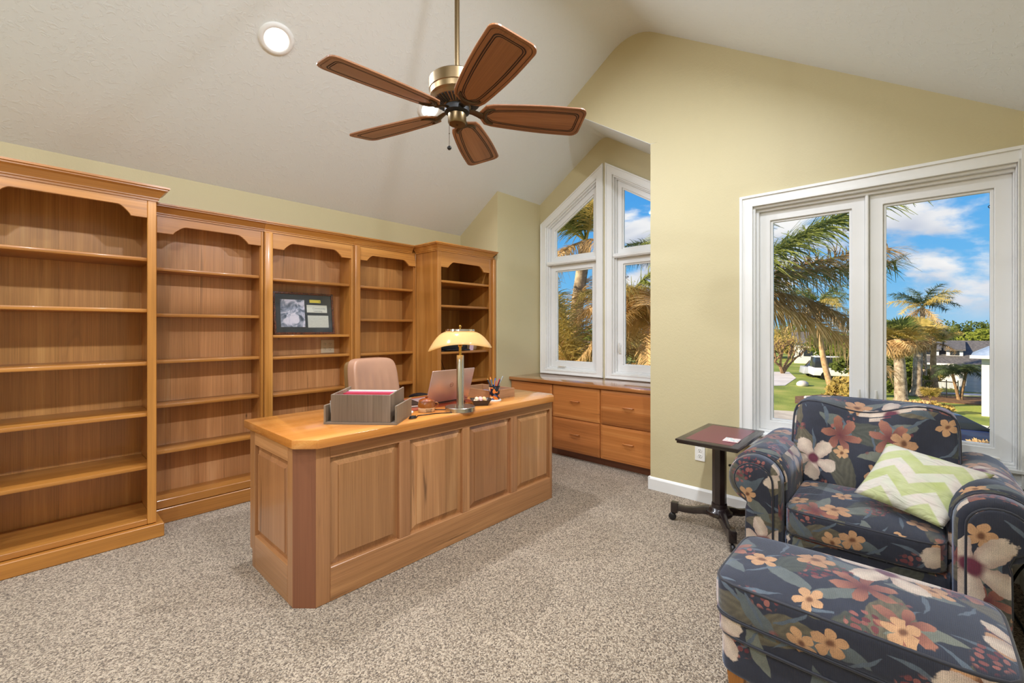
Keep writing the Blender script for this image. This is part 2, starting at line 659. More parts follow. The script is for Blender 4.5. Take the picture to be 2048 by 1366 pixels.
# ------------------------------------------------------------------ the room shell
U1, U2, UB = 3.303, 4.015, -2.7       # window wall, alcove window wall, wall behind the camera
V0, V1 = -.405, 3.803                 # right wall, bookcase wall
VA, VB = 1.53, 3.216                  # alcove sides
RV, RZ = 1.687, 3.716                 # main ridge
SL = .66
zL = lambda v: 2.319 + SL * (V1 - v)
zR = lambda v: 2.337 + SL * (v + .40)
AR = 2.368                            # alcove ridge
ZAR = zL(AR)
zA = lambda v: ZAR - .652 * (AR - v)

fl = MB().box(UB, 4.2, V0 - .2, V1 + .2, -.12, 0)
struct(fl.build('floor', CARPET))


def ridge(dz=0.0):
    w = .20
    pts = []
    for i in range(9):
        s = i / 8
        a = Vector((RV - w, zR(RV - w))); b = Vector((RV, RZ)); c = Vector((RV + w, zL(RV + w)))
        p = a * (1 - s) ** 2 + b * 2 * s * (1 - s) + c * s * s
        pts.append((p.x, p.y + dz))
    return pts


lo = [(V0 - .2, zR(V0 - .2))] + ridge() + [(V1 + .2, zL(V1 + .2))]
hi = [(y, z + .16) for y, z in lo]
ce = MB().prism(lo + hi[::-1], UB - .2, U1 + .002, 'x')
# the alcove carries the left slope on and has a right slope of its own
w = .05
rg = [(AR - w, zA(AR - w)), (AR - w * .3, ZAR - .022), (AR + w * .3, ZAR - .022), (AR + w, zL(AR + w))]
la = [(VA - .1, zA(VA - .1))] + rg + [(VB + .1, zL(VB + .1))]
ce.prism(la + [(y, z + .16) for y, z in la][::-1], U1 + .002, U2 + .14, 'x')
struct(ce.build('ceiling', CEIL, smooth=12))

TOPZ = .02
wl = MB().box(UB, U1 + .1, V1, V1 + .12, 0, zL(V1) + .05)
struct(wl.build('wall_left', WALL))
wr = MB().box(UB, U1 + .12, V0 - .12, V0, 0, zR(V0) + .05)
struct(wr.build('wall_right', WALL))

# window wall: opening WV0..WV1 x WZ0..WZ1, alcove opening VA..VB
WV0, WV1, WZ0, WZ1 = -.385, .80, .545, 2.088
wf = MB()
T0, T1 = U1, U1 + .12
up = TOPZ
wf.prism([(VB, 0), (V1, 0), (V1, zL(V1) + up), (VB, zL(VB) + up)], T0, T1, 'x')
rd = [p for p in ridge(up)]
wf.prism([(VA, zA(VA) + .004), (AR - w, zA(AR - w) + .004), (AR, ZAR + .002), (RV + .2, zL(RV + .2) + up)] + rd[::-1][1:] + [(VA - .06, zR(VA - .06) + up), (VA - .06, zA(VA))], T0, T1, 'x')
wf.prism([(WV1, 0), (VA, 0), (VA, zA(VA)), (VA - .06, zA(VA)), (VA - .06, zR(VA - .06) + up), (WV1, zR(WV1) + up)], T0, T1, 'x')
wf.prism([(WV0, WZ1), (WV1, WZ1), (WV1, zR(WV1) + up), (WV0, zR(WV0) + up)], T0, T1, 'x')
wf.prism([(WV0, 0), (WV1, 0), (WV1, WZ0), (WV0, WZ0)], T0, T1, 'x')
wf.prism([(V0, 0), (WV0, 0), (WV0, zR(WV0) + up), (V0, zR(V0) + up)], T0, T1, 'x')
struct(wf.build('wall_front', WALL))
struct(MB().prism([(VB, 0), (VB + .1, 0), (VB + .1, zL(VB + .1) + up), (VB, zL(VB) + up)], U1 + .12, U2 + .12, 'x').build('wall_alcove_left', WALL))
struct(MB().prism([(VA - .1, 0), (VA, 0), (VA, zA(VA) + up), (VA - .1, zA(VA - .1) + up)], U1 + .12, U2 + .12, 'x').build('wall_alcove_right', WALL))
wb = MB()
bk = [(V0, 0), (V1, 0), (V1, zL(V1) + up)] + rd[::-1] + [(V0, zR(V0) + up)]
wb.prism(bk, UB - .12, UB, 'x')
struct(wb.build('wall_back', WALL))

# alcove window wall with two trapezoid openings
GT = lambda v: 2.471 + .616 * (3.198 - v)            # outer edge of the left casing's raking head
CW, SILL = .078, .80
aL0, aL1, aL2 = 3.198, 3.198 - CW, 2.373 + CW         # outer left, opening left, opening right
mir = lambda v: 2 * 2.359 - v
RK = CW * math.sqrt(1 + .616 ** 2)
oz = lambda v: GT(v) - RK
wa = MB()
b0, b1 = U2, U2 + .12
wa.prism([(aL1, 0), (VB, 0), (VB, zL(VB) + up), (aL1, zL(aL1) + up)], b0, b1, 'x')
wa.prism([(mir(aL2), 0), (aL2, 0), (aL2, zL(aL2) + up), (AR, ZAR + up), (mir(aL2), zA(mir(aL2)) + up)], b0, b1, 'x')
wa.prism([(VA, 0), (mir(aL1), 0), (mir(aL1), zA(mir(aL1)) + up), (VA, zA(VA) + up)], b0, b1, 'x')
wa.prism([(aL2, oz(aL2)), (aL1, oz(aL1)), (aL1, zL(aL1) + up), (aL2, zL(aL2) + up)], b0, b1, 'x')
wa.prism([(mir(aL1), oz(aL1)), (mir(aL2), oz(aL2)), (mir(aL2), zA(mir(aL2)) + up), (mir(aL1), zA(mir(aL1)) + up)], b0, b1, 'x')
wa.box(b0, b1, aL2, aL1, 0, SILL)
wa.box(b0, b1, mir(aL1), mir(aL2), 0, SILL)
struct(wa.build('wall_alcove_front', WALL))

# baseboards
bp = lambda z: [(0, 0), (0, .0), (0, .0)]
bb = MB()
prof = [(0, 0), (.015, 0), (.015, .082), (.009, .092), (.004, .098), (0, .098)]
bb.prism([(U1 - x, z) for x, z in prof], V0, VA + .012, 'y')
bb.prism([(VA + x, z) for x, z in prof], U1 - .014, 3.56, 'y') if False else None
bb.box(U1 - .014, 3.57, VA, VA + .014, 0, .096)
struct(bb.build('baseboard_front', WHITE))
b2 = MB().prism([(V0 + x, z) for x, z in prof], UB, U1 - .012, 'x')
struct(b2.build('baseboard_right', WHITE))


# ------------------------------------------------------------------ windows
def rect(v0, v1, z0, z1): return [(v0, z0), (v1, z0), (v1, z1), (v0, z1)]


def inset(r, d):
    """rectangle or raking quadrilateral (v0,z0)(v1,z0)(v1,z1)(v0,z2) inset by d"""
    (x0, z0), (x1, _), (_, z1), (_, z2) = r
    k = (z1 - z2) / (x1 - x0)
    a = d * math.sqrt(1 + k * k)
    top = lambda x: z2 + k * (x - x0) - a
    return [(x0 + d, z0 + d), (x1 - d, z0 + d), (x1 - d, top(x1 - d)), (x0 + d, top(x0 + d))]


def casing(outer, inner, u, parent, name='casing', m=WHITE):
    q = MB().ring(outer, inner, u - .016, u + .002)
    k = inset(outer, .016)
    q.ring(outer, k, u - .024, u - .015)
    q.ring(inset(inner, -.012), inner, u - .020, u - .015)
    return q.build(name, m, parent, bevel=.002)


def sash(op, u, parent, fw, name='sash'):
    """sash frame filling op: outer frame, stepped glazing bead, pane"""
    i1 = inset(op, fw)
    q = MB().ring(op, i1, u, u + .045)
    i2 = inset(i1, .014)
    q.ring(i1, i2, u + .014, u + .04)
    o = q.build(name, VINYL, parent, bevel=.0025)
    MB().prism(i2, u + .024, u + .030, 'x').build('glass_pane', GLASS, o)
    return o


def crank(u, v, z, parent):
    q = MB()
    q.box(u - .035, u, v - .05, v + .05, z, z + .014)
    q.box(u - .045, u - .02, v - .06, v + .03, z + .012, z + .024)
    return q.build('crank_handle', PLASTIC, parent, bevel=.006, seg=2)


def lever(u, v, z, parent):
    q = MB().box(u - .012, u, v - .012, v + .012, z - .01, z + .05)
    q.tube([(u - .012, v, z), (u - .03, v, z + .02), (u - .03, v, z + .10)], [.008, .009, .007], 8)
    return q.build('sash_lock', PLASTIC, parent, smooth=50)


def tab(u, v, z, parent):
    pts = [(u, v + math.cos(a) * .012, z + math.sin(a) * .008) for a in [i * PI / 6 for i in range(12)]]
    q = MB().tube(pts, .0018, 6, True).box(u - .004, u + .004, v - .022, v - .011, z - .005, z + .005)
    return q.build('screen_tab', BLACK, parent)


w1 = struct(thing('window_1', '', ''))
del w1['label'], w1['category']
outer = rect(-.4035, .877, .474, 2.162)
inner = rect(WV0, WV1 - .002, .552, 2.086)
q = MB().ring(outer, inner, U1 - .016, U1 + .002)
q.ring(outer, rect(-.3955, .861, .490, 2.146), U1 - .026, U1 - .015)
q.ring(rect(WV0 - .004, WV1 + .014, .538, 2.10), inner, U1 - .022, U1 - .015)
q.box(U1 - .034, U1, -.4035, .885, .548, .562)
q.build('casing', WHITE, w1)
# jamb, stepped
q = MB().ring(rect(WV0, WV1 - .002, .552, 2.086), rect(WV0 + .004, .785, .570, 2.070), U1, U1 + .11)
q.ring(rect(WV0 + .004, .785, .570, 2.070), rect(WV0 + .010, .770, .582, 2.052), U1 + .03, U1 + .11)
q.build('jamb', VINYL, w1, bevel=.002)
q = MB().box(U1 + .035, U1 + .105, .190, .2085, .58, 2.054)
q.box(U1 + .03, U1 + .06, .193, .2055, .58, 2.054)
q.build('mullion', VINYL, w1, bevel=.002)
s1 = sash(rect(.210, .770, .582, 2.052), U1 + .055, w1, .062)
s2 = sash(rect(WV0 + .01, .189, .582, 2.052), U1 + .055, w1, .062)
crank(U1 + .055, .62, .582, w1); crank(U1 + .055, -.27, .582, w1)
lever(U1 + .055, .236, .80, w1); lever(U1 + .055, .158, .80, w1)
tab(U1 + .078, .302, 1.87, s1); tab(U1 + .078, -.305, 1.90, s2); tab(U1 + .078, -.305, .742, s2)

for n, flip in (('window_2', False), ('window_3', True)):
    wn = struct(thing(n, '', ''))
    del wn['label'], wn['category']
    f = (lambda v: mir(v)) if flip else (lambda v: v)

    def Q(v0, v1, z0, top):
        """quadrilateral from v0 (centre side) to v1 (low side) with raking top function"""
        a = [(v0, z0), (v1, z0), (v1, top(v1)), (v0, top(v0))]
        if flip:
            a = [(mir(v1), z0), (mir(v0), z0), (mir(v0), top(v0)), (mir(v1), top(v1))]
        return a
    co = Q(2.373, aL0, .752, GT)
    ci = Q(aL2, aL1, SILL, oz)
    q = MB().ring(co, ci, U2 - .016, U2 + .002)
    q.ring(co, inset(co, .016), U2 - .024, U2 - .015)
    q.ring(inset(ci, -.012), ci, U2 - .020, U2 - .015)
    q.build('casing', WHITE, wn, bevel=.002)
    j1 = inset(ci, .014)
    q = MB().ring(ci, j1, U2, U2 + .12)
    q.ring(j1, inset(j1, .012), U2 + .03, U2 + .12)
    q.build('jamb', VINYL, wn, bevel=.002)
    flat = lambda z: (lambda v: z)
    j = .026
    TB, TT = 1.985, 2.028
    va, vb = aL2 + j, aL1 - j
    q = MB().box(U2 - .004, U2 + .11, min(f(va), f(vb)) - .02, max(f(va), f(vb)) + .02, TB, TT)
    q.box(U2 - .012, U2 + .02, min(f(va), f(vb)) - .02, max(f(va), f(vb)) + .02, TB + .008, TT - .008)
    q.build('transom_bar', VINYL, wn, bevel=.002)
    s1 = sash(Q(va, vb, TT, lambda v: oz(v) - j * 1.17), U2 + .055, wn, .048)
    s2 = sash(Q(va, vb, SILL + j, flat(TB)), U2 + .055, wn, .062)
    crank(U2 + .05, f(2.93), SILL + j, wn)
    if flip:
        lever(U2 + .055, mir(va + .03), 1.02, wn)
        tab(U2 + .075, mir(va + .09), .99, s2); tab(U2 + .075, mir(va + .09), 1.79, s2)
    else:
        tab(U2 + .075, va + .085, 1.76, s2)

# wall outlets
def outlet(o_name, label, M, gang=1, m=PLASTIC):
    t_ = thing(o_name, label, 'outlet')
    w_ = .072 if gang == 1 else .118
    q = MB().box(-w_ / 2, w_ / 2, -.006, 0, -.058, .058, M)
    q.build('cover_plate', m, t_, bevel=.002)
    for g in range(gang):
        x = (g - (gang - 1) / 2) * .046
        for zz in (-.02, .02):
            q = MB().lathe([(0, .0), (.0155, .0), (.017, -.002), (.017, -.003)][::-1], 16, M @ Matrix.Translation((x, -.0085, zz)) @ Matrix.Rotation(R(90), 4, 'X'))
            rc = q.build('receptacle', m, t_)
            q = MB()
            for dx_ in (-.0055, .0055):
                q.box(x + dx_ - .001, x + dx_ + .001, -.0098, -.008, zz - .001, zz + .008, M)
            q.box(x - .002, x + .002, -.0098, -.008, zz - .010, zz - .006, M)
            q.build('slot', DARK, rc)
    return t_


MW = Matrix.Translation((U1 - .0005, 1.148, .354)) @ Matrix.Rotation(R(-90), 4, 'Z')
outlet('wall_outlet', 'white duplex outlet on the yellow wall behind the small pedestal table', MW)


# ------------------------------------------------------------------ bookcases
def valance_poly(x0, x1, zb, zt, fl_, cv, rise):
    pts = [(x0, zt), (x0, zb), (x0 + fl_, zb)]
    for i in range(1, 11):
        s = i / 10
        # a small step up, then an ogee quarter
        pts.append((x0 + fl_ + cv * s, zb + rise * (.10 + .90 * math.sin(s * PI / 2) ** 1.1)))
    for i in range(10, 0, -1):
        s = i / 10
        pts.append((x1 - fl_ - cv * s, zb + rise * (.10 + .90 * math.sin(s * PI / 2) ** 1.1)))
    pts += [(x1 - fl_, zb), (x1, zb), (x1, zt)]
    return pts


CROWN = [(0, 0), (.006, 0), (.006, .010), (.012, .014), (.012, .020), (.018, .030), (.034, .052), (.048, .060), (.048, .066), (.056, .070), (.056, .080), (0, .080)]


def crown(path, z, h, m, parent, closed_ends=True):
    """sweep the crown profile along a plan path; outward is to the right of the direction of travel"""
    k = h / .080
    n = len(CROWN)
    vs, fs = [], []
    P = [Vector(p) for p in path]
    for i, p in enumerate(P):
        ds = []
        if i: ds.append((P[i] - P[i - 1]).normalized())
        if i < len(P) - 1: ds.append((P[i + 1] - P[i]).normalized())
        ns = [Vector((d_.y, -d_.x)) for d_ in ds]
        nn = sum(ns, Vector((0, 0)))
        nn = nn / nn.dot(ns[0])
        vs += [(p.x + nn.x * x, p.y + nn.y * x, z + y * k) for x, y in CROWN]
    for i in range(len(P) - 1):
        fs += [(i * n + a, i * n + (a + 1) % n, (i + 1) * n + (a + 1) % n, (i + 1) * n + a) for a in range(n)]
    fs += [tuple(range(n))[::-1], tuple((len(P) - 1) * n + a for a in range(n))]
    return MB().add(vs, fs).build('crown_moulding', m, parent)


def bookcase(label, u0, u1, vf, vb, zc, zt, shelves, zval, sl_, sr_, plinth_z, plinth_d, fl_, cv, rise, path, back=HONEYB, bottom=.15, pil=None, backs=None, group=None, sr_proud=0.0):
    t_ = thing('bookcase', label, 'bookcase', ((u0 + u1) / 2, (vf + vb) / 2, 0), group=group)
    hx, hz = HONEY['x'], HONEY['z']
    # sides
    a0, a1 = u0 + .002, u1 - .002
    box('side_panel', hz, a0, a0 + .019, vf + .019, vb, 0, zt - .02, t_)
    box('side_panel', hz, a1 - .019, a1, vf + .019, vb, 0, zt - .02, t_)
    for (c0, c1) in (backs or [(a0 + .019, a1 - .019)]):
        box('back_panel', back['z'], c0, c1, vb - .008, vb - .001, bottom - .02, zt - .03, t_)
    box('top_panel', hx, a0, a1, vf + .019, vb, zt - .02, zt - .002, t_)
    # face frame stiles
    so = .0
    box('stile', hz, u0 + .001, u0 + sl_, vf, vf + .02, plinth_z, zc + .02, t_, bevel=.002)
    box('stile', hz, u1 - sr_, u1 - .001, vf - sr_proud, vf + .02, plinth_z, zc + .02, t_, bevel=.003 if sr_proud == 0 else .006)
    x0, x1 = u0 + sl_, u1 - sr_
    MB().prism(valance_poly(x0 + .0005, x1 - .0005, zval, zc + .01, fl_, cv, rise), vf + .001, vf + .019, 'y').build('valance', hx, t_, bevel=.0015)
    for z in shelves:
        q = MB()
        q.box(a0 + .020, a1 - .020, vf + .020, vb - .009, z - .022, z)
        q.build('shelf', hx, t_, bevel=.004, seg=2)
    box('bottom_rail', hx, x0 + .0005, x1 - .0005, vf + .002, vf + .02, plinth_z, bottom, t_, bevel=.002)
    box('bottom_shelf', hx, a0 + .020, a1 - .020, vf + .020, vb - .009, bottom - .02, bottom - .0005, t_)
    box('plinth', hx, u0 + .001, u1 + (plinth_d if plinth_d > .02 else -.001), vf - plinth_d, vf + (.2 if plinth_d > .02 else .018), 0, plinth_z - .004, t_, bevel=.004)
    if pil:
        p0, p1 = pil
        box('pilaster', hz, p0, p1, vf - .022, vf + .001, plinth_z, zc, t_, bevel=.009, seg=3)
    crown(path, zc, zt - zc, hx, t_)
    return t_


LF, MF, RF = 3.40, 3.585, 3.25
BKV = V1 - .004
bookcase('tall deep honey-wood bookcase standing proud at the camera end of the row, empty', -.262, .521, LF, BKV, 2.033, 2.118,
         [1.691, 1.382, 1.060, .753, .435], 1.929, .060, .044, .085, .032, .075, .062, .058,
         [(-.262, LF - .0), (.521, LF), (.521, MF - .058)], HONEYB, .116, backs=[(-.241, .118), (.1185, .500)])
mg = None
zt, zc = 2.062, 1.988
bookcase('shallow honey-wood bookcase with a knotty back beside the tall bookcase, empty', .523, 1.178, MF, BKV, zc, zt,
         [1.660, 1.361, 1.056, .768, .468], 1.880, .026, .016, .100, .006, .085, .075, .056, [(.523, MF), (1.178, MF)], KNOTTY, .152)
b3 = bookcase('shallow honey-wood bookcase holding the framed print', 1.179, 1.889, MF, BKV, zc, zt,
         [1.650, 1.214, 1.047, .760, .452], 1.870, .058, .016, .100, .006, .085, .075, .056, [(1.179, MF), (1.889, MF)], KNOTTY, .152, pil=(1.180, 1.237))
bookcase('narrow shallow honey-wood bookcase behind the tan desk chair, empty', 1.890, 2.5425, MF, BKV, zc, zt,
         [1.646, 1.351, 1.042, .747, .447], 1.868, .058, .004, .100, .006, .075, .065, .050, [(1.890, MF), (2.49, MF)], HONEYB, .152, pil=(1.896, 1.949))
bookcase('deep honey-wood bookcase in the wall corner holding a printer', 2.543, 3.298, RF, BKV, zc, zt,
         [1.722, 1.488, 1.043, .747, .447], 1.842, .044, .075, .100, .006, .085, .075, .056, [(2.543, MF + .0), (2.543, RF), (3.240, RF), (3.240, RF + .05)], HONEYB, .152, pil=(3.256, 3.297))


# ------------------------------------------------------------------ desk
dk = thing('executive_desk', 'long honey-wood executive desk with raised panels and clipped corners', 'desk', (1.73, 2.3, 0))
DX, DY, DZ = DESK['x'], DESK['y'], DESK['z']
top = [(.784, 2.690), (.784, 2.036), (.866, 1.954), (2.606, 1.954), (2.690, 2.036), (2.690, 2.690)]
MB().prism(top, .724, .766, 'z').build('desktop', DESKTOP['x'], dk, bevel=.005, seg=2)
F0, F1 = 1.988, 2.012                # front face and panel recess
us = [(.936, 1.306), (1.374, 1.743), (1.802, 2.173), (2.234, 2.601)]
zb, zp0, zp1 = .0, .158, .664


def panel(u0, u1, z0, z1, parent, name='raised_panel', M=None):
    """raised and fielded panel in plane y = F1, field at y = F0 + .004"""
    q = MB()
    d0, d1 = F1 + .0, F0 + .003
    o = [(u0, z0), (u1, z0), (u1, z1), (u0, z1)]
    g = .006
    i1 = [(u0 + g, z0 + g), (u1 - g, z0 + g), (u1 - g, z1 - g), (u0 + g, z1 - g)]
    b = .040
    i2 = [(u0 + b, z0 + b), (u1 - b, z0 + b), (u1 - b, z1 - b), (u0 + b, z1 - b)]
    i3 = [(u0 + b + .002, z0 + b + .002), (u1 - b - .002, z0 + b + .002), (u1 - b - .002, z1 - b - .002), (u0 + b + .002, z1 - b - .002)]
    vs = []
    for lp, y in ((o, d0 - .004), (i1, d0 - .004), (i2, d1 + .006), (i3, d1)):
        vs += [(x, y, z) for x, z in lp]
    fs = [tuple(4 * k + a for a in (0, 1, 2, 3)) for k in (3,)]
    for k in range(3):
        fs += [(4 * k + a, 4 * k + (a + 1) % 4, 4 * k + 4 + (a + 1) % 4, 4 * k + 4 + a) for a in range(4)]
    n = len(vs)
    vs += [(x, d0 + .012, z) for x, z in o]
    fs += [(a, n + a, n + (a + 1) % 4, (a + 1) % 4) for a in range(4)] + [(n, n + 3, n + 2, n + 1)]
    return q.add(vs, fs, M).build(name, DZ, parent)


for a, b in us:
    panel(a, b, zp0, zp1, dk)
for a, b in ((.868, .936), (1.306, 1.374), (1.743, 1.802), (2.173, 2.234), (2.601, 2.625)):
    box('stile', DZ, a + .0004, b - .0004, F0, F1 + .01, zp0 if a > 1 and b < 2.6 else 0, .724 if not (a > 1 and b < 2.6) else zp1, dk, bevel=.002)
box('top_rail', DX, .936, 2.601, F0 + .0005, F1 + .01, zp1, .724, dk, bevel=.002)
box('base_rail', DX, .936, 2.601, F0 - .001, F1 + .01, 0, zp0, dk, bevel=.003)
# clipped corner posts
MB().prism([(.868, F0), (.798, 2.066), (.812, 2.080), (.882, 2.002)], 0, .724, 'z').build('corner_post', POST['z'], dk, bevel=.001)
MB().prism([(2.6255, F0), (2.668, 2.040), (2.654, 2.054), (2.612, 2.002)], 0, .724, 'z').build('corner_post', POST['z'], dk, bevel=.001)
# ends
ML = Matrix(((0, 1, 0, .798 - F0), (-1, 0, 0, 0), (0, 0, 1, 0), (0, 0, 0, 1)))     # (x,y,z) -> (y + c, -x, z)
panel(-2.560, -2.125, .172, .650, dk, M=ML)
for (y0, y1, z0, z1, nm, m_) in ((2.067, 2.125, 0, .724, 'stile', DZ), (2.560, 2.600, 0, .724, 'stile', DZ), (2.1255, 2.5595, .650, .724, 'top_rail', DY), (2.1255, 2.5595, 0, .172, 'base_rail', DY)):
    box(nm, m_, .7985, .822, y0, y1, z0, z1, dk, bevel=.002)
box('end_panel', DZ, .806, .822, 2.6005, 2.655, .08, .724, dk)
box('end_panel', DZ, 2.646, 2.667, 2.055, 2.655, 0, .724, dk)
box('pedestal', DZ, .86, 1.24, 2.085, 2.65, .03, .722, dk)
box('pedestal', DZ, 2.22, 2.61, 2.085, 2.65, .03, .722, dk)
for px_ in (1.03, 2.43):
    for k in range(3):
        d_ = box('drawer', DX, px_ - .19, px_ + .19, 2.651, 2.669, .08 + k * .21, .27 + k * .21, dk, bevel=.003)
        MB().tube([(px_ - .05, 2.67, .18 + k * .21), (px_ - .045, 2.69, .18 + k * .21), (px_ + .045, 2.69, .18 + k * .21), (px_ + .05, 2.67, .18 + k * .21)], .005, 8).build('handle', BRASS, d_)

# ------------------------------------------------------------------ window bench: three file cabinets under one worktop
BF, BT = 3.500, .750
wt = MB().box(3.478, U2 - .026, VA + .001, VB - .001, BT - .034, BT)
tag(wt.build('bench_worktop', BENCHTOP['y'], None, bevel=.006, seg=2), 'long polished wood worktop under the two tall peaked windows', 'worktop')
nm = ['corner two-drawer wood file cabinet next to the bookcase side of the alcove', 'middle two-drawer wood file cabinet under the window bench top', 'two-drawer wood file cabinet under the bench nearest the yellow wall corner']
for k, (y0, y1) in enumerate(((2.652, 3.206), (2.108, 2.645), (1.545, 2.101))):
    fc = thing('file_cabinet', nm[k], 'cabinet', (3.75, (y0 + y1) / 2, 0), group='file cabinets under the window bench')
    q = MB().box(BF + .018, U2 - .03, y0 - .003, y1 + .003, .085, BT - .036)
    q.build('carcass', BENCH['z'], fc)
    box('toe_kick', POST['y'], 3.585, 3.60, y0 - .003, y1 + .003, 0, .085, fc)
    for z0, z1 in ((.398, .706), (.083, .390)):
        yy0, yy1 = y0 + .003, y1 - .003
        q = MB()
        i0 = [(yy0, z0), (yy1, z0), (yy1, z1), (yy0, z1)]
        e = .022
        i1_ = [(yy0 + e, z0 + e), (yy1 - e, z0 + e), (yy1 - e, z1 - e), (yy0 + e, z1 - e)]
        vs = [(BF + .017, a, b) for a, b in i0] + [(BF + .006, a, b) for a, b in i0] + [(BF + .001, a, b) for a, b in i1_]
        fs = [(0, 1, 2, 3), (8, 9, 10, 11)] + [(4 * r + a, 4 * r + (a + 1) % 4, 4 * r + 4 + (a + 1) % 4, 4 * r + 4 + a) for r in (0, 1) for a in range(4)]
        dr = q.add(vs, fs).build('drawer', BENCH['y'], fc)
        ym, zm = (y0 + y1) / 2, (z0 + z1) / 2 + .02
        MB().tube([(BF + .002, ym - .048, zm), (BF - .018, ym - .045, zm), (BF - .021, ym - .03, zm), (BF - .021, ym + .03, zm), (BF - .018, ym + .045, zm), (BF + .002, ym + .048, zm)], .0055, 8).build('handle', BENCH['y'], dr, smooth=50)

# ------------------------------------------------------------------ ceiling downlights
CANEM = emit('downlight_lens', (1.0, .97, .92), 9.0)


def downlight(u, side, label, watts):
    v = 2.795 if side else 2 * RV - 2.795
    z = zL(v) if side else zR(v)
    ang = math.atan(SL) * (1 if side else -1)
    t_ = thing('ceiling_downlight', label, 'light', (u, v, z), group='recessed ceiling downlights')
    M = Matrix.Rotation(-ang, 4, 'X')
    MB().lathe([(.060, .010), (.062, -.004), (.072, -.012), (.094, -.008), (.098, .002)], 40, M).build('trim_ring', WHITE, t_, smooth=60, world=False)
    MB().lathe([(.0, -.006), (.035, -.0055), (.055, -.003), (.061, .004)], 32, M, cap=False).build('lens', CANEM, t_, smooth=60, world=False)
    l = bpy.data.lights.new('downlight_lamp', 'AREA')
    l.shape = 'DISK'
    l.size = .11
    l.energy = watts
    l.color = (.85, .905, 1.0)
    l.spread = R(170)
    o = bpy.data.objects.new('downlight_lamp', l)
    C.objects.link(o)
    o.parent = t_
    o.matrix_basis = M @ Matrix.Translation((0, 0, -.022))
    return t_


for u, s_, lb in ((.988, 1, 'round white recessed downlight glowing on the left ceiling slope above the bookcases'),
                  (2.11, 1, 'round white recessed downlight on the left ceiling slope glowing behind the fan blades'),
                  (.988, 0, 'recessed downlight on the right ceiling slope above the armchair'),
                  (2.11, 0, 'added unseen fill downlight on the right ceiling slope near the big window'),  # from this entry on: unseen downlights added to fill the room with light
                  (-.4, 1, 'added unseen fill downlight on the left ceiling slope behind the camera'),
                  (-.4, 0, 'added unseen fill downlight on the right ceiling slope behind the camera'),
                  (-1.7, 1, 'added unseen fill downlight on the left ceiling slope by the back wall'),
                  (-1.7, 0, 'added unseen fill downlight on the right ceiling slope by the back wall')):
    downlight(u, s_, lb, CAN_W)

# ------------------------------------------------------------------ ceiling fan
FU, FV = 1.445, 1.69
fan = thing('ceiling_fan', 'five-blade ceiling fan of carved brown wood and antique brass on a long rod', 'ceiling fan', (FU, FV, 2.28))
FM = Matrix.Translation((0, 0, -2.28))


def fb(q, name, m, parent=None, **k):
    return q.build(name, m, parent or fan, world=False, **k)


fb(MB().lathe([(.0, 3.705), (.07, 3.70), (.075, 3.66), (.055, 3.60), (.025, 3.57), (.0, 3.57)], 28, FM, cap=False), 'canopy', BRASS, smooth=40)
fb(MB().lathe([(.0125, 2.50), (.0125, 3.60)], 16, FM), 'downrod', BRASS, smooth=40)
mot = fb(MB().lathe([(.0, 2.535), (.022, 2.535), (.026, 2.512), (.132, 2.506), (.139, 2.499), (.139, 2.448), (.136, 2.444), (.134, 2.434), (.132, 2.420), (.124, 2.410)], 48, FM, cap=False), 'motor_housing', BRASS, smooth=22)
fb(MB().lathe([(.124, 2.410), (.116, 2.396), (.066, 2.374), (.052, 2.368), (.0, 2.368)], 48, FM, cap=False), 'vent_dome', BRASS, mot, smooth=35)
vq = MB()
for k in range(36):
    a = 2 * PI * k / 36
    M = FM @ Matrix.Rotation(a, 4, 'Z')
    vq.add([(.113, -.0055, 2.3925), (.113, .0055, 2.3925), (.070, .0032, 2.3735), (.070, -.0032, 2.3735), (.113, -.0055, 2.400), (.113, .0055, 2.400), (.070, .0032, 2.381), (.070, -.0032, 2.381)],
           [(0, 3, 2, 1), (4, 5, 6, 7), (0, 1, 5, 4), (2, 3, 7, 6), (1, 2, 6, 5), (0, 4, 7, 3)], M)
fb(vq, 'vent_slots', DARK, mot)
fb(MB().lathe([(.0, 2.372), (.062, 2.372), (.062, 2.346), (.045, 2.336), (.0, 2.336)], 32, FM, cap=False), 'flywheel', DARK, smooth=40)
sw = fb(MB().lathe([(.0, 2.338), (.036, 2.338), (.046, 2.334), (.046, 2.296), (.041, 2.287), (.0, 2.284)], 32, FM, cap=False), 'switch_housing', BRASS, smooth=35)
fb(MB().lathe([(.0, 2.2825), (.005, 2.2825), (.005, 2.286)], 12, FM), 'screw', BRASSD, sw)
pc = Vector((FU, FV, 0))
cx_, cy_ = -.035, .018
ch = fb(MB().tube([(cx_, cy_, 2.30), (cx_, cy_, 2.17)], .0012, 6, M=FM), 'pull_chain', BRASSD)
fb(MB().lathe([(.0, .010), (.007, .009), (.011, .003), (.011, -.003), (.006, -.009), (.0, -.010)], 14, FM @ Matrix.Translation((cx_, cy_, 2.163)), cap=False), 'pull_knob', BLACK, ch, smooth=60)
fb(MB().ball((cx_, cy_, 2.235), .003, 8, 5, FM), 'chain_link', BRASSD, ch)

L0, L1 = .105, .655


W_R, W_T = .070, .034


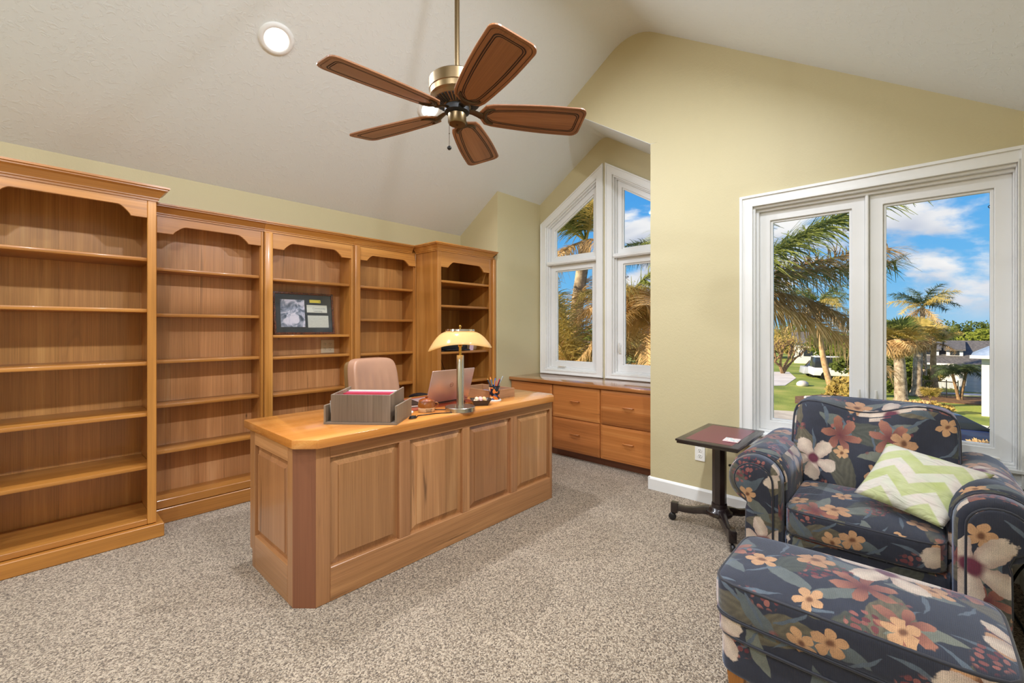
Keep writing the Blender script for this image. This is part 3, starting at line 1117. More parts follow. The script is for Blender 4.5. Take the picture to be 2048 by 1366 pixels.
def blade_loop(d):
    """outline of a blade in its own plane, inset by d; x radial, y across"""
    pts = []
    n = 14
    x0, x1 = L0 + d, L1 - d
    W = lambda s: (W_R + W_T * math.sin(min(1, s * 1.25) * PI / 2))
    side = []
    r = .040
    rr = max(.012, r - d * .4)
    for i in range(n + 1):
        s = i / n
        x = x0 + (x1 - rr - x0) * s
        hw = W((x - L0) / (L1 - L0)) - d
        # rounded root
        k = (x - x0) / .085
        if k < 1: hw *= math.sqrt(max(0, 1 - (1 - k) ** 2)) * .55 + .45 * min(1, k * 4 + .18)
        side.append((x, max(hw, .004)))
    hwt = W(1) - d
    for i in range(1, 6):
        a = i / 5 * PI / 2
        side.append((x1 - rr + rr * math.sin(a), hwt - rr + rr * math.cos(a)))
    return [(x, -y) for x, y in side] + [(x, y) for x, y in side[::-1]]


def blade_mesh():
    q = MB()
    loops = [(0.0, .0035), (0.0, -.0025), (.003, -.0042), (.011, -.0042), (.0125, -.0020), (.0145, -.0020), (.016, -.0042),
             (.032, -.0042), (.0335, -.0016), (.0365, -.0016), (.038, -.0042), (.041, -.0042), (.0425, -.0018), (.0445, -.0018), (.046, -.0042)]
    vs, fs = [], []
    n = None
    for d_, z in loops:
        lp = blade_loop(d_)
        n = len(lp)
        vs += [(x, y, z) for x, y in lp]
    for k in range(len(loops) - 1):
        fs += [(k * n + a, k * n + (a + 1) % n, (k + 1) * n + (a + 1) % n, (k + 1) * n + a) for a in range(n)]
    fs.append(tuple(range(n))[::-1])
    fs.append(tuple((len(loops) - 1) * n + a for a in range(n)))
    return q.add(vs, fs)


def iron_mesh():
    q = MB()
    arc = [(.180 - .042 * math.cos(a) + .0, .050 * math.sin(a), -.0075) for a in [R(-100 + 200 * i / 16) for i in range(17)]]
    rs = [.004 + .007 * math.sin(PI * i / 16) for i in range(17)]
    q.tube(arc, rs, 8, flat=.6)
    q.tube([(.045, 0, .012), (.075, 0, .010), (.100, 0, .002), (.118, 0, -.007), (.138, 0, -.0075)], [.016, .018, .022, .024, .014], 8, flat=.3)
    return q


for k, ang in enumerate((174, 102 + 4, 34, -38, -111)):
    M = Matrix.Translation((0, 0, 2.345 - 2.28)) @ Matrix.Rotation(R(ang), 4, 'Z') @ Matrix.Rotation(R(-13), 4, 'X')
    q = blade_mesh()
    b_ = MB().add(q.v, q.f).build('blade', BLADE['x'], fan, world=False)
    b_.data.materials.append(GROOVE)
    for p_ in b_.data.polygons:                     # the routed grooves are stained dark
        if len(p_.vertices) == 4 and -.0041 < p_.center.z < -.0012 and abs(p_.normal.z) > -1 and abs(p_.center.z + .0034) > .00035:
            p_.material_index = 1
    b_.matrix_basis = M
    q = iron_mesh()
    q.build('blade_iron', BRASSD, b_, smooth=50, world=False)


# ------------------------------------------------------------------ upholstery helpers
def offset2d(poly, d):
    """closed counter-clockwise polygon moved inwards by d"""
    n = len(poly)
    out = []
    for i in range(n):
        a, b, c = Vector(poly[i - 1]), Vector(poly[i]), Vector(poly[(i + 1) % n])
        d1, d2 = (b - a).normalized(), (c - b).normalized()
        n1, n2 = Vector((-d1.y, d1.x)), Vector((-d2.y, d2.x))
        k = (n1 + n2)
        k = k / max(.4, k.dot(n1)) if k.length > 1e-6 else n1
        p = b + k * d
        out.append((p.x, p.y))
    return out


def loft(q, secs, cap0=True, cap1=True):
    """sections: lists of 3-D points of equal length"""
    n = len(secs[0])
    vs = [p for s_ in secs for p in s_]
    fs = []
    for k in range(len(secs) - 1):
        fs += [(k * n + i, k * n + (i + 1) % n, (k + 1) * n + (i + 1) % n, (k + 1) * n + i) for i in range(n)]
    if cap0: fs.append(tuple(range(n))[::-1])
    if cap1: fs.append(tuple((len(secs) - 1) * n + i for i in range(n)))
    return q.add(vs, fs)


def puff(c, h, e=6.0, n=14, fn=None, bulge=(0, 0, 0)):
    """soft box: superellipsoid grid with half sizes h about c; bulge swells the middle of the faces"""
    q = MB()
    for ax in range(3):
        for sg in (-1, 1):
            vs, fs = [], []
            for i in range(n + 1):
                for j in range(n + 1):
                    a = math.sin((i / n * 2 - 1) * PI / 2 * .98) / math.sin(PI / 2 * .98)
                    b = math.sin((j / n * 2 - 1) * PI / 2 * .98) / math.sin(PI / 2 * .98)
                    p = [0, 0, 0]
                    p[ax] = sg; p[(ax + 1) % 3] = a; p[(ax + 2) % 3] = b
                    L = sum(abs(x) ** e for x in p) ** (1 / e)
                    p = [x / L for x in p]
                    w_ = [1 + bulge[k] * (1 - p[(k + 1) % 3] ** 2) * (1 - p[(k + 2) % 3] ** 2) for k in range(3)]
                    p = Vector([c[k] + p[k] * h[k] * w_[k] for k in range(3)])
                    vs.append(fn(p) if fn else p)
            m = n + 1
            for i in range(n):
                for j in range(n):
                    f = (i * m + j, (i + 1) * m + j, (i + 1) * m + j + 1, i * m + j + 1)
                    fs.append(f if sg > 0 else f[::-1])
            q.add(vs, fs)
    return q


def weltloop(c, hx, hy, e, fn, r=.0055, n=72):
    pts = []
    for i in range(n):
        a = 2 * PI * i / n
        x, y = math.cos(a), math.sin(a)
        L = (abs(x) ** e + abs(y) ** e) ** (1 / e)
        pts.append(fn(Vector((c[0] + x / L * hx, c[1] + y / L * hy, 0))))
    return MB().tube(pts, r, 7, True)


FK = dict(smooth=60, uv=1.0)
# ------------------------------------------------------------------ armchair
AC = thing('armchair', 'dark blue floral tapestry armchair with rolled arms under the big window', 'armchair', (2.8, .165, 0))
for sgn, yc in ((1, .572), (-1, -.232)):
    def prof(grow=0.0, y0=yc, s_=sgn):
        zc_, r_ = .522, .117 + grow
        pts = [(-.118 - grow, .09)]
        pts += [(-.118 - grow, .22), (-.118 - grow, .38)]
        for i in range(21):
            a = R(180 - i * 245 / 20)
            pts.append((r_ * math.cos(a), zc_ + r_ * math.sin(a)))
        nk = .035 + (grow if grow > 0 else .12 * grow)
        pts += [(nk - .008, .412 - max(grow, 0)), (nk - .002, .385), (nk, .22), (nk, .09)]
        pts = pts[::-1]                         # counter-clockwise in (y, z)
        return pts
    P0 = prof()
    to = lambda lp, x: [(x, yc + a * sgn, b) for a, b in lp]
    arm = MB()
    secs = [to(prof(-.030), 2.368), to(prof(-.012), 2.370), to(prof(-.003), 2.379), to(P0, 2.392), to(P0, 2.44), to(prof(-.006), 2.452)]
    P1 = prof(.010)
    secs += [to(P1, 2.462), to(P1, 2.6), to(P1, 2.8), to(P1, 3.0), to(P1, 3.16), to(prof(.0), 3.178), to(prof(-.02), 3.185)]
    loft(arm, secs)
    ao = arm.build('arm', FLORAL, AC, **FK)
    pn = MB()
    loft(pn, [to(prof(-.034), 2.372), to(prof(-.034), 2.364), to(prof(-.037), 2.359), to(prof(-.045), 2.356)])
    pn.build('arm_front_panel', FLORAL, ao, **FK)
    MB().tube(to(prof(-.034), 2.364)[1:-1], .005, 7).build('welt', PIPING, ao, smooth=60)
    MB().tube(to(prof(-.001), 2.453)[2:-3], .005, 7).build('welt', PIPING, ao, smooth=60)

# seat platform and cushion
q = puff((2.76, .17, .20), (.375, .285, .108), 14, 12)
q.build('seat_platform', FLORAL, AC, **FK)
SCN = (2.665, .172, .366)
sc_ = puff(SCN, (.300, .276, .072), 9, 18, None, (.02, .0, .30)).build('seat_cushion', FLORAL, AC, **FK)
for zz in (.052, -.052):
    weltloop((SCN[0], SCN[1]), .296, .272, 9, lambda p, zz=zz: Vector((p.x, p.y, SCN[2] + zz))).build('welt', PIPING, sc_, smooth=60)


def backfn(p):
    # local: x depth (front -), y across, z height 0..1 of the cushion; lean back and let the front edge sag
    lean = .30 * (p.z - .40)
    fr = max(0.0, min(1.0, (3.0 - p.x) / .16))
    topk = max(0.0, min(1.0, (p.z - .62) / .22))
    sag = -.055 * math.exp(-((p.y - .20) / .15) ** 2) * topk * fr + .012 * math.exp(-((p.y + .02) / .08) ** 2) * topk * fr
    lumpy = .012 * math.sin(p.y * 17 + p.z * 9) * fr
    return Vector((p.x + lean - lumpy, p.y, p.z + sag))


BC = (2.935, .168, .635)
bk_ = puff(BC, (.115, .338, .235), 7, 22, backfn, (.25, .0, .02)).build('back_cushion', FLORAL, AC, **FK)
for xx in (-.088, .088):
    weltloop((BC[1], BC[2]), .334, .231, 7, lambda p, xx=xx: backfn(Vector((BC[0] + xx, p.x, p.y)))).build('welt', PIPING, bk_, smooth=60)
puff((3.13, .168, .42), (.075, .350, .35), 8, 12, lambda p: Vector((p.x + .10 * (p.z - .44), p.y, p.z))).build('back_frame', FLORAL, AC, **FK)
for x in (2.43, 3.12):
    for y in (.56, -.22):
        MB().lathe([(.018, 0), (.026, .10)], 14, Matrix.Translation((x, y, 0))).build('foot', BENCH['z'], AC, smooth=40)

# ------------------------------------------------------------------ ottoman
OT = thing('ottoman', 'dark blue floral tapestry ottoman in front of the armchair', 'ottoman', (1.77, .150, 0), rz=0)
OC = (1.77, .150)


def ofn(p):
    return Vector((p.x, p.y, p.z + .018 * (1 - ((p.x - OC[0]) / .23) ** 2) * (1 - ((p.y - OC[1]) / .36) ** 2) * (1 if p.z > .38 else 0)))


puff((OC[0], OC[1], .178), (.205, .335, .070), 12, 12).build('base', FLORAL, OT, **FK)
puff((OC[0], OC[1], .272), (.212, .342, .036), 12, 12).build('band', FLORAL, OT, **FK)
oc = puff((OC[0], OC[1], .365), (.222, .352, .066), 9, 20, ofn, (.03, .02, .22)).build('cushion', FLORAL, OT, **FK)
for zz, k in ((.418, -.004), (.306, -.003), (.243, -.010)):
    weltloop(OC, .222 + k, .352 + k, 9, lambda p, zz=zz: Vector((p.x, p.y, zz))).build('welt', PIPING, OT if zz < .3 else oc, smooth=60)
for sx in (-1, 1):
    for sy in (-1, 1):
        x, y = OC[0] + sx * .165, OC[1] + sy * .285
        q = MB().prism([(-.020, -.020), (.020, -.020), (.020, .020), (-.020, .020)], 0, .114, 'z', Matrix.Translation((x, y, 0)))
        q.v = [(x + (px_ - x) * (.75 if pz < .05 else 1.3), y + (py_ - y) * (.75 if pz < .05 else 1.3), pz) for px_, py_, pz in q.v]
        q.build('foot', HONEY['z'], OT)

# ------------------------------------------------------------------ chevron pillow: four corners, puffed middle
PL, PB, PT, PR = (Vector(v) for v in ((2.565, .200, .505), (2.415, -.088, .475), (2.785, .090, .715), (2.665, -.250, .662)))
N = 22
nrm = ((PR - PL).cross(PT - PB)).normalized()
if nrm.z < 0: nrm = -nrm
q = MB()
uvs = []
for sg in (1, -1):
    vs, fs = [], []
    for i in range(N + 1):
        for j in range(N + 1):
            a, b = i / N, j / N
            # pinch the sides a little so the corners stand out
            a2 = a + .05 * (1 - (2 * b - 1) ** 2) * (.5 - a) * 1.0
            b2 = b + .05 * (1 - (2 * a - 1) ** 2) * (.5 - b) * 1.0
            p = (PL * (1 - a2) + PB * a2) * (1 - b2) + (PT * (1 - a2) + PR * a2) * b2
            w_ = ((1 - (2 * a - 1) ** 2) * (1 - (2 * b - 1) ** 2)) ** .55
            cr = mnoise.noise(Vector((a * 5, b * 2.5, 3))) * .010 * w_
            vs.append(p + nrm * (sg * (.062 if sg > 0 else .055) * w_ + cr))
            uvs.append((a, b))
    for i in range(N):
        for j in range(N):
            f = (i * (N + 1) + j, (i + 1) * (N + 1) + j, (i + 1) * (N + 1) + j + 1, i * (N + 1) + j + 1)
            fs.append(f)
    q.add(vs, fs)
me = bpy.data.meshes.new('throw_pillow')
me.from_pydata([tuple(v) for v in q.v], [], q.f)
lay = me.uv_layers.new(name='UVMap')
for p in me.polygons:
    for li in p.loop_indices:
        lay.data[li].uv = uvs[me.loops[li].vertex_index]
bm = bmesh.new(); bm.from_mesh(me)
bmesh.ops.remove_doubles(bm, verts=bm.verts, dist=1e-5)
bmesh.ops.recalc_face_normals(bm, faces=bm.faces)
bm.to_mesh(me); bm.free()
me.polygons.foreach_set('use_smooth', [True] * len(me.polygons))
po = link('throw_pillow', me, CHEVRON)
tag(po, 'pale green and white chevron cushion leaning across the armchair arm', 'cushion')

# ------------------------------------------------------------------ pedestal side table
ST = thing('pedestal_table', 'small ebony pedestal table with a burgundy leather top on three castered legs', 'table', (2.905, .89, 0))
tx0, tx1, ty0, ty1, tz = 2.612, 3.195, .705, 1.055, .602
tp = MB()
tp.box(tx0, tx1, ty0, ty1, tz - .012, tz)
tp.box(tx0 + .006, tx1 - .006, ty0 + .006, ty1 - .006, tz - .026, tz - .013)
tpo = tp.build('tabletop', EBONY['x'], ST, bevel=.003, seg=2)
box('leather_inset', BURGUNDY, tx0 + .045, tx1 - .045, ty0 + .045, ty1 - .045, tz - .002, tz + .0008, tpo)
TM = Matrix.Translation((2.905, .893, 0))
MB().lathe([(.0, .58), (.045, .577), (.047, .565), (.040, .558), (.040, .548), (.047, .542), (.047, .530), (.041, .524), (.0, .524)], 28, TM, cap=False).build('collar', EBONY['z'], ST, smooth=40)
MB().lathe([(.040, .525), (.041, .505), (.041, .165), (.044, .158)], 8, TM @ Matrix.Rotation(R(22), 4, 'Z')).build('post', EBONY['z'], ST)
hub = MB().lathe([(.044, .172), (.046, .160), (.046, .150), (.058, .142), (.062, .130), (.075, .122), (.078, .110), (.070, .098), (.0, .098)], 28, TM, cap=False).build('hub', EBONY['z'], ST, smooth=40)
MB().lathe([(.006, 0), (.008, .008), (.006, .016)], 10, Matrix.Translation((2.905 - .0, .893 - .055, .42)) @ Matrix.Rotation(R(90), 4, 'X')).build('adjuster_knob', BLACK, ST, smooth=40)
for ang in (R(99), R(211), R(-30)):
    M = TM @ Matrix.Rotation(ang, 4, 'Z')
    pts, ws = [], []
    for s_, z_, w_, h_ in ((.04, .120, .026, .030), (.09, .116, .024, .026), (.15, .098, .020, .023), (.20, .092, .019, .021), (.245, .092, .019, .021), (.268, .092, .020, .022)):
        pts.append([(s_, -w_, z_ - h_), (s_, w_, z_ - h_), (s_, w_ * .8, z_ + h_ * .8), (s_, -w_ * .8, z_ + h_ * .8)])
    q = MB()
    loft(q, [[M @ Vector(p) for p in sct] for sct in pts])
    q.box(.247, .290, -.021, .021, .055, .122, M)
    lg = q.build('leg', EBONY['x'], ST, bevel=.003, seg=2)
    q = MB()
    q.tube([M @ Vector((.268, 0, .056)), M @ Vector((.268, 0, .046))], .009, 10)
    q.tube([M @ Vector((.268, 0, .050)), M @ Vector((.282, 0, .030))], .006, 8)
    q.lathe([(.0, -.011), (.020, -.011), (.024, -.007), (.024, .007), (.020, .011), (.0, .011)], 18, M @ Matrix.Translation((.283, 0, .0245)) @ Matrix.Rotation(R(90), 4, 'X'), cap=False)
    q.build('caster', BLACK, lg, smooth=50)

cb = thing('picture_coaster', 'small pale picture tile lying near the edge of the burgundy tabletop', 'coaster', (2.78, .785, tz + .001), rz=R(4))


def coast_b(t, put_):
    p = t.obj()
    n = t.noise(p, 42, 4, .6, .5)
    c = t.ramp(n, [(.30, lin(90, 130, 140)), (.45, lin(206, 224, 226)), (.55, lin(236, 226, 226)), (.68, lin(206, 150, 150))])
    put_(Base_Color=c)


q = MB().box(-.045, .045, -.042, .042, 0, .007)
q.build('tile', mat('printed_tile_edge', lin(226, 200, 196), .4), cb, bevel=.002, world=False)
MB().box(-.040, .040, -.037, .037, .0065, .0076).build('picture', mat('printed_tile', lin(220, 226, 230), .3, build=coast_b), cb, world=False)

# black power cord hanging down to the carpet between the armchair and the right wall
pts = [(2.90, -.388, .30), (2.95, -.375, .24), (3.00, -.350, .16), (3.025, -.328, .07), (3.00, -.320, .014), (2.90, -.332, .0065), (2.72, -.345, .0065), (2.45, -.350, .0065), (2.2, -.36, .0065)]


def smoothpts(pts, k=5):
    P = [Vector(p) for p in pts]
    out = []
    for i in range(len(P) - 1):
        a, b, c, d_ = P[max(0, i - 1)], P[i], P[i + 1], P[min(len(P) - 1, i + 2)]
        for j in range(k):
            s = j / k
            out.append(.5 * ((2 * b) + (c - a) * s + (2 * a - 5 * b + 4 * c - d_) * s * s + (3 * b - a - 3 * c + d_) * s ** 3))
    return out + [P[-1]]


CORDQ = MB().tube(smoothpts(pts), .005, 8)
tag(CORDQ.build('power_cord', BLACK, None, smooth=60), 'black power cord hanging to the carpet beside the right wall and armchair', 'cord')

# ------------------------------------------------------------------ things in the bookcases
fr = thing('framed_print', 'dark framed print with a photograph and two text sheets in the bookcase', 'picture', (1.515, 3.70, 1.216))
FW, FH = .50, .345
FT = Matrix.Rotation(R(-7), 4, 'X')         # leans back


def fbx(name, m, x0, x1, z0, z1, y0, y1, parent=fr, **k):
    return MB().box(x0, x1, y0, y1, z0, z1, FT).build(name, m, parent, world=False, **k)


def burl_b(t, put_):
    n = t.noise(t.obj(), 60, 4, .7, 1.0)
    put_(Base_Color=t.ramp(n, [(.35, lin(34, 14, 8)), (.55, lin(96, 44, 22)), (.7, lin(140, 74, 38))]))


BURL = mat('burl_frame', lin(90, 40, 20), .25, build=burl_b, Coat_Weight=.5)
SLATE = mat('slate_mat_board', lin(56, 62, 68), .18, Coat_Weight=.6)
x0, x1, z0, z1 = -.225, .262, .0, FH
q = MB().ring([(x0, z0), (x1, z0), (x1, z1), (x0, z1)], [(x0 + .016, z0 + .016), (x1 - .016, z0 + .016), (x1 - .016, z1 - .016), (x0 + .016, z1 - .016)], -.012, .012, 'y', FT)
q.build('frame', BURL, fr, world=False, bevel=.002)
fbx('mat_board', SLATE, x0 + .014, x1 - .014, z0 + .014, z1 - .014, -.003, .006)


def photo_b(t, put_):
    p = t.obj()
    n = t.noise(p, 13, 4, .55, .9)
    c = t.ramp(n, [(.36, lin(70, 82, 98)), (.47, lin(150, 158, 176)), (.55, lin(214, 212, 226)), (.7, lin(232, 228, 238))])
    put_(Base_Color=c)


def sheet_b(t, put_):
    x, y, z = t.obj().xyz()
    ln = (z * 620.0).m('SINE').step(.2, .7)
    wd_ = t.noise(t.vec(x * 160.0, z * 99.0), 1.0, 2).step(.42, .5)
    put_(Base_Color=t.mix(ln * wd_ * .35, lin(206, 208, 198), lin(120, 124, 122)))


SHEETP = mat('typed_sheet', lin(206, 208, 198), .6, build=sheet_b)
fbx('photograph', mat('grey_photograph', (.5, .5, .6), .3, build=photo_b), -.172, .018, .060, .285, -.0055, -.003)
fbx('title_sheet', mat('cream_sheet', lin(208, 209, 196), .6), .036, .206, .182, .246, -.0055, -.003)
fbx('text_sheet', SHEETP, .040, .214, .056, .158, -.0055, -.003)
fbx('yellow_label', mat('yellow_label', lin(224, 208, 84), .5), .062, .154, .265, .290, -.0055, -.003)
fbx('label_stud', DARK, .141, .147, .272, .278, -.0065, -.004)
TXT = mat('grey_ink', lin(128, 130, 128), .6)
TF = FT @ Matrix.Translation((.138, -.0058, .218)) @ Matrix.Rotation(R(90), 4, 'X')
text('Community', .023, TXT, fr, TF)
text('Learning', .021, TXT, fr, FT @ Matrix.Translation((.128, -.0058, .196)) @ Matrix.Rotation(R(90), 4, 'X'))
MB().box(x0 + .016, x1 - .016, -.0085, -.0072, z0 + .016, z1 - .016, FT).build('glass', glass_mat('picture_glass', (1, 1, 1)), fr, world=False)

MO = Matrix.Translation((1.757, BKV - .0085, 1.108))
outlet('shelf_outlet', 'almond four-socket outlet on the bookcase back below the framed print', MO, 2, ALMOND)

pr = thing('printer', 'black inkjet printer with a raised paper tray in the corner bookcase', 'printer', (2.80, 3.47, 1.0435))


def pb(name, m, x0, x1, y0, y1, z0, z1, parent=pr, bevel=.004, M=None):
    return MB().box(x0, x1, y0, y1, z0, z1, M).build(name, m, parent, world=False, bevel=bevel, seg=2)


pb('body', BLACK, -.20, .20, -.12, .16, .012, .125)
pb('base', BLACKG, -.205, .205, -.16, .16, 0, .012)
pb('lid', BLACKG, -.198, .198, -.10, .16, .126, .145)
pb('output_tray', BLACKG, -.13, .13, -.20, -.121, .012, .022)
pn_ = pb('control_panel', BLACKG, -.19, .19, -.134, -.121, .062, .112)
for k in range(4):
    pb('button', mat('panel_button', lin(120, 140, 170), .3) if k == 0 else bpy.data.materials['panel_button'], -.16 + k * .09, -.105 + k * .09, -.139, -.133, .072, .098, pn_, .002)
MT = Matrix.Translation((-.12, .10, .14)) @ Matrix.Rotation(R(-16), 4, 'X')
MB().prism([(-.075, 0), (.075, 0), (.050, .14), (-.050, .14)], -.004, .004, 'y', MT).build('paper_tray', mat('grey_plastic', lin(150, 152, 158), .4), pr, world=False, bevel=.002)
nt_ = MB().box(-.026, .026, -.0006, .0006, 0, .088, Matrix.Translation((3.035, 3.33, 1.0437)) @ Matrix.Rotation(R(10), 4, 'Y'))
tag(nt_.build('memo_card', LILAC, None), 'lilac memo card standing against the printer', 'card')
q = MB()
loft(q, [[Vector((3.10 + .062 * k * math.cos(a) + .006 * math.sin(5 * a + z * 60), 3.40 + .05 * k * math.sin(a), 1.0436 + z)) for a in [i * 2 * PI / 18 for i in range(18)]] for z, k in ((0, .8), (.015, 1.0), (.045, 1.05), (.072, .98), (.082, .7))])
tag(q.build('paper_bag', KRAFT, None, smooth=35), 'crumpled brown paper bag on the shelf beside the printer', 'bag')
pts = [(2.95, 3.715, 1.10), (2.965, 3.765, 1.02), (3.0, 3.768, .92), (3.03, 3.765, .84), (3.06, 3.76, .7485)]
tag(MB().tube(smoothpts(pts), .003, 6).build('cable', BLACK, None, smooth=60), 'thin black printer cord hanging behind the shelves of the corner bookcase', 'cord')

# ------------------------------------------------------------------ things on the desk
DT = .7662
ang = math.atan2(1.99 - 2.275, 1.264 - 1.031)
sy = thing('desk_sorter', 'weathered grey-oak desk tray holding a grey file box', 'tray', (1.253, 2.193, DT), rz=ang)
# local: x along the front, -y is the front
SW, SD = .385, .272
box('base_board', GREYOAK['x'], -SW / 2, SW / 2, -SD / 2, SD / 2, 0, .011, sy, world=False)
for s_ in (-1, 1):
    x = s_ * (SW / 2 - .005)
    MB().box(x - .005, x + .005, -SD / 2, SD / 2, .0112, .098).build('side_board', GREYOAK['z'], sy, world=False, bevel=.001)
fb_ = thing('file_box', 'upright grey-oak file box full of red papers standing in the desk tray', 'box', (1.253, 2.193, DT + .0113), rz=ang)
BWd, BD, BH = .315, .235, .142
yf = -SD / 2 + .006
MB().box(-BWd / 2, BWd / 2, yf, yf + .009, 0, BH).build('front_board', GREYOAK['z'], fb_, world=False, bevel=.001)
for s_ in (-1, 1):
    x = s_ * (BWd / 2 - .0045)
    MB().prism([(yf + .0092, 0), (yf + BD, 0), (yf + BD, BH + .012), (yf + .0092, BH)], x - .0045, x + .0045, 'x').build('side_board', GREYOAK['z'], fb_, world=False, bevel=.001)
MB().box(-BWd / 2 + .0092, BWd / 2 - .0092, yf + BD - .009, yf + BD, 0, BH * .7).build('back_board', GREYOAK['z'], fb_, world=False)
Mf = Matrix.Translation(Vector(fb_.location)) @ Matrix.Rotation(ang, 4, 'Z')
lbl = ['magenta folder standing at the front of the grey file box', 'red folder standing second in the grey file box', 'magenta folder standing third in the grey file box', 'crimson folder standing in the middle of the grey file box', 'pink folder standing behind the crimson one in the grey file box', 'cream paper sheaf standing at the back of the grey file box']
for k, m_ in enumerate((PINKP, REDP, PINKP, REDP, PINKP, PAPER)):
    y = yf + .022 + k * .034
    h_ = (.126, .129, .127, .131, .133, .137)[k]
    q = MB().box(-BWd / 2 + .011, BWd / 2 - .011, y, y + .022, .0005, h_, Mf @ Matrix.Translation((0, 0, 0)))
    tag(q.build('folder', m_, None), lbl[k], 'folder', 'folders in the grey file box')
q = MB().box(-.0008, .0008, -.10, .08, 0, .105, Mf @ Matrix.Translation((-.168, 0, .0005)) @ Matrix.Rotation(R(-4), 4, 'Y'))
tag(q.build('paper_sheet', PAPER, None), 'white sheet of paper slipped beside the grey file box', 'paper')

# bean pot
BPx, BPy = 1.600, 2.150
pot = thing('bean_pot', 'small brown-topped stoneware bean pot with a lid on the desk', 'pot', (BPx, BPy, DT))


def pot_b(t, put_):
    z = t.obj().xyz()[2]
    n = t.noise(t.obj(), 60, 2) * .004
    put_(Base_Color=t.mix((z + n).step(.027, .031), lin(216, 182, 140), lin(140, 78, 26)))


POTM = mat('bean_pot_glaze', lin(170, 110, 50), .16, build=pot_b, Coat_Weight=.6)
MB().lathe([(.0, .0), (.044, .0), (.048, .004), (.051, .022), (.0515, .045), (.047, .055), (.045, .060), (.048, .064), (.047, .066), (.0, .064)], 36, cap=False).build('body', POTM, pot, world=False, smooth=40)
ld = MB().lathe([(.046, .0665), (.044, .070), (.030, .076), (.012, .080), (.007, .084), (.010, .089), (.008, .094), (.0, .096)], 28, cap=False).build('lid', mat('bean_pot_lid_glaze', lin(138, 66, 24), .15, Coat_Weight=.6), pot, world=False, smooth=40)
va = math.atan2(-BPy, -BPx) + .30
hd = MB().tube([(math.cos(a) * .013 * 1 + .057, 0, .043 + math.sin(a) * .012) for a in [R(-110 + i * 22) for i in range(11)]], .0038, 8, M=Matrix.Rotation(va + R(60), 4, 'Z')).build('handle', POTM, pot, world=False, smooth=60)
for i, wd_ in enumerate(('BOSTON', 'BAKED')):
    for k, chv in enumerate(wd_):
        a = va + (k - len(wd_) / 2 + .5) * .135
        Mx = Matrix.Rotation(a, 4, 'Z') @ Matrix.Translation((.0509 - i * .0009, 0, .0185 - i * .0105)) @ Matrix.Rotation(R(90), 4, 'Z') @ Matrix.Rotation(R(90), 4, 'X')
        text(chv, .0095, BLACK, pot, Mx, ext=.0004)

# laptop: lid towards the room
lp = thing('laptop', 'open silver-pink laptop seen from behind on the desk', 'laptop', (1.872, 2.285, DT + .0037), rz=R(1))
ALU = mat('pink_silver_aluminium', lin(212, 188, 188), .32, .55)
LW = .36
MB().box(-LW / 2, LW / 2, .0, .235, .001, .015).build('base', ALU, lp, world=False, bevel=.004, seg=2)
MB().box(-LW / 2 + .03, LW / 2 - .03, .02, .12, .0149, .0158).build('keyboard', BLACK, lp, world=False)
ML_ = Matrix.Translation((0, .0, .012)) @ Matrix.Rotation(R(18), 4, 'X')
li = MB().box(-LW / 2, LW / 2, -.004, .004, .002, .225, ML_).build('lid', ALU, lp, world=False, bevel=.003, seg=2)
MB().box(-LW / 2 + .008, LW / 2 - .008, .0038, .0046, .012, .216, ML_).build('screen', BLACKG, li, world=False)
MB().tube([(-.12, 0, .012), (.12, 0, .012)], .006, 10).build('hinge', BLACK, lp, world=False, smooth=50)
LOGO = mat('laptop_emblem', lin(186, 140, 138), .2, .8)
Me = ML_ @ Matrix.Translation((.0, -.0044, .118)) @ Matrix.Rotation(R(90), 4, 'X')
MB().tube([(math.cos(a) * .0135, math.sin(a) * .0135, 0) for a in [i * 2 * PI / 28 for i in range(28)]], .0013, 6, True, Me).build('emblem_ring', LOGO, li, world=False, smooth=60)
text('DELL', .0092, LOGO, li, Me, 'emblem_lettering')

# leather desk mat pieces and black notebook
dm = MB().box(1.40, 2.07, 2.215, 2.63, DT, DT + .0035)
tag(dm.build('desk_mat', RUST, None, bevel=.001), 'rust-red leather desk mat under the laptop', 'desk mat')
nb = thing('notebook', 'closed black notebook lying left of the laptop on the leather mat', 'notebook', (1.635, 2.40, DT + .0037), rz=R(-14))
MB().box(-.07, .07, -.10, .10, 0, .003).build('back_cover', BLACK, nb, world=False)
MB().box(-.066, .067, -.097, .097, .0031, .013).build('page_block', PAPER, nb, world=False)
MB().box(-.07, .07, -.10, .10, .0131, .0165).build('front_cover', BLACK, nb, world=False)
tag(MB().lathe([(.0, 0), (.036, 0), (.038, .003), (.036, .007), (.0, .009)], 28, Matrix.Translation((1.498, 2.203, DT)), cap=False).build('white_coaster', PLASTIC, None, smooth=40), 'round white disc lying on the desk beside the grey file box', 'coaster')

# table lamp
LX, LY = 1.757, 2.026
lamp = thing('desk_lamp', 'brushed nickel desk lamp with a wavy amber glass shade, lit', 'lamp', (LX, LY, DT))
MB().lathe([(.0, 0), (.090, 0), (.0915, .002), (.0915, .024), (.089, .027), (.0, .0275)], 48, cap=False).build('base', NICKEL, lamp, world=False, smooth=35)
MB().lathe([(.0225, .0275), (.0225, .332), (.020, .336), (.0, .336)], 32, cap=False).build('column', NICKEL, lamp, world=False, smooth=35)
MB().lathe([(.0085, .336), (.0085, .385), (.012, .387), (.012, .392), (.0085, .394)], 20).build('neck', GOLD, lamp, world=False, smooth=40)
MB().lathe([(.009, .394), (.015, .398), (.015, .425), (.008, .428)], 20).build('socket', GOLD, lamp, world=False, smooth=40)
MB().tube([(0, 0, .42), (0, 0, .50)], .004, 8).build('shade_rod', GOLD, lamp, world=False)
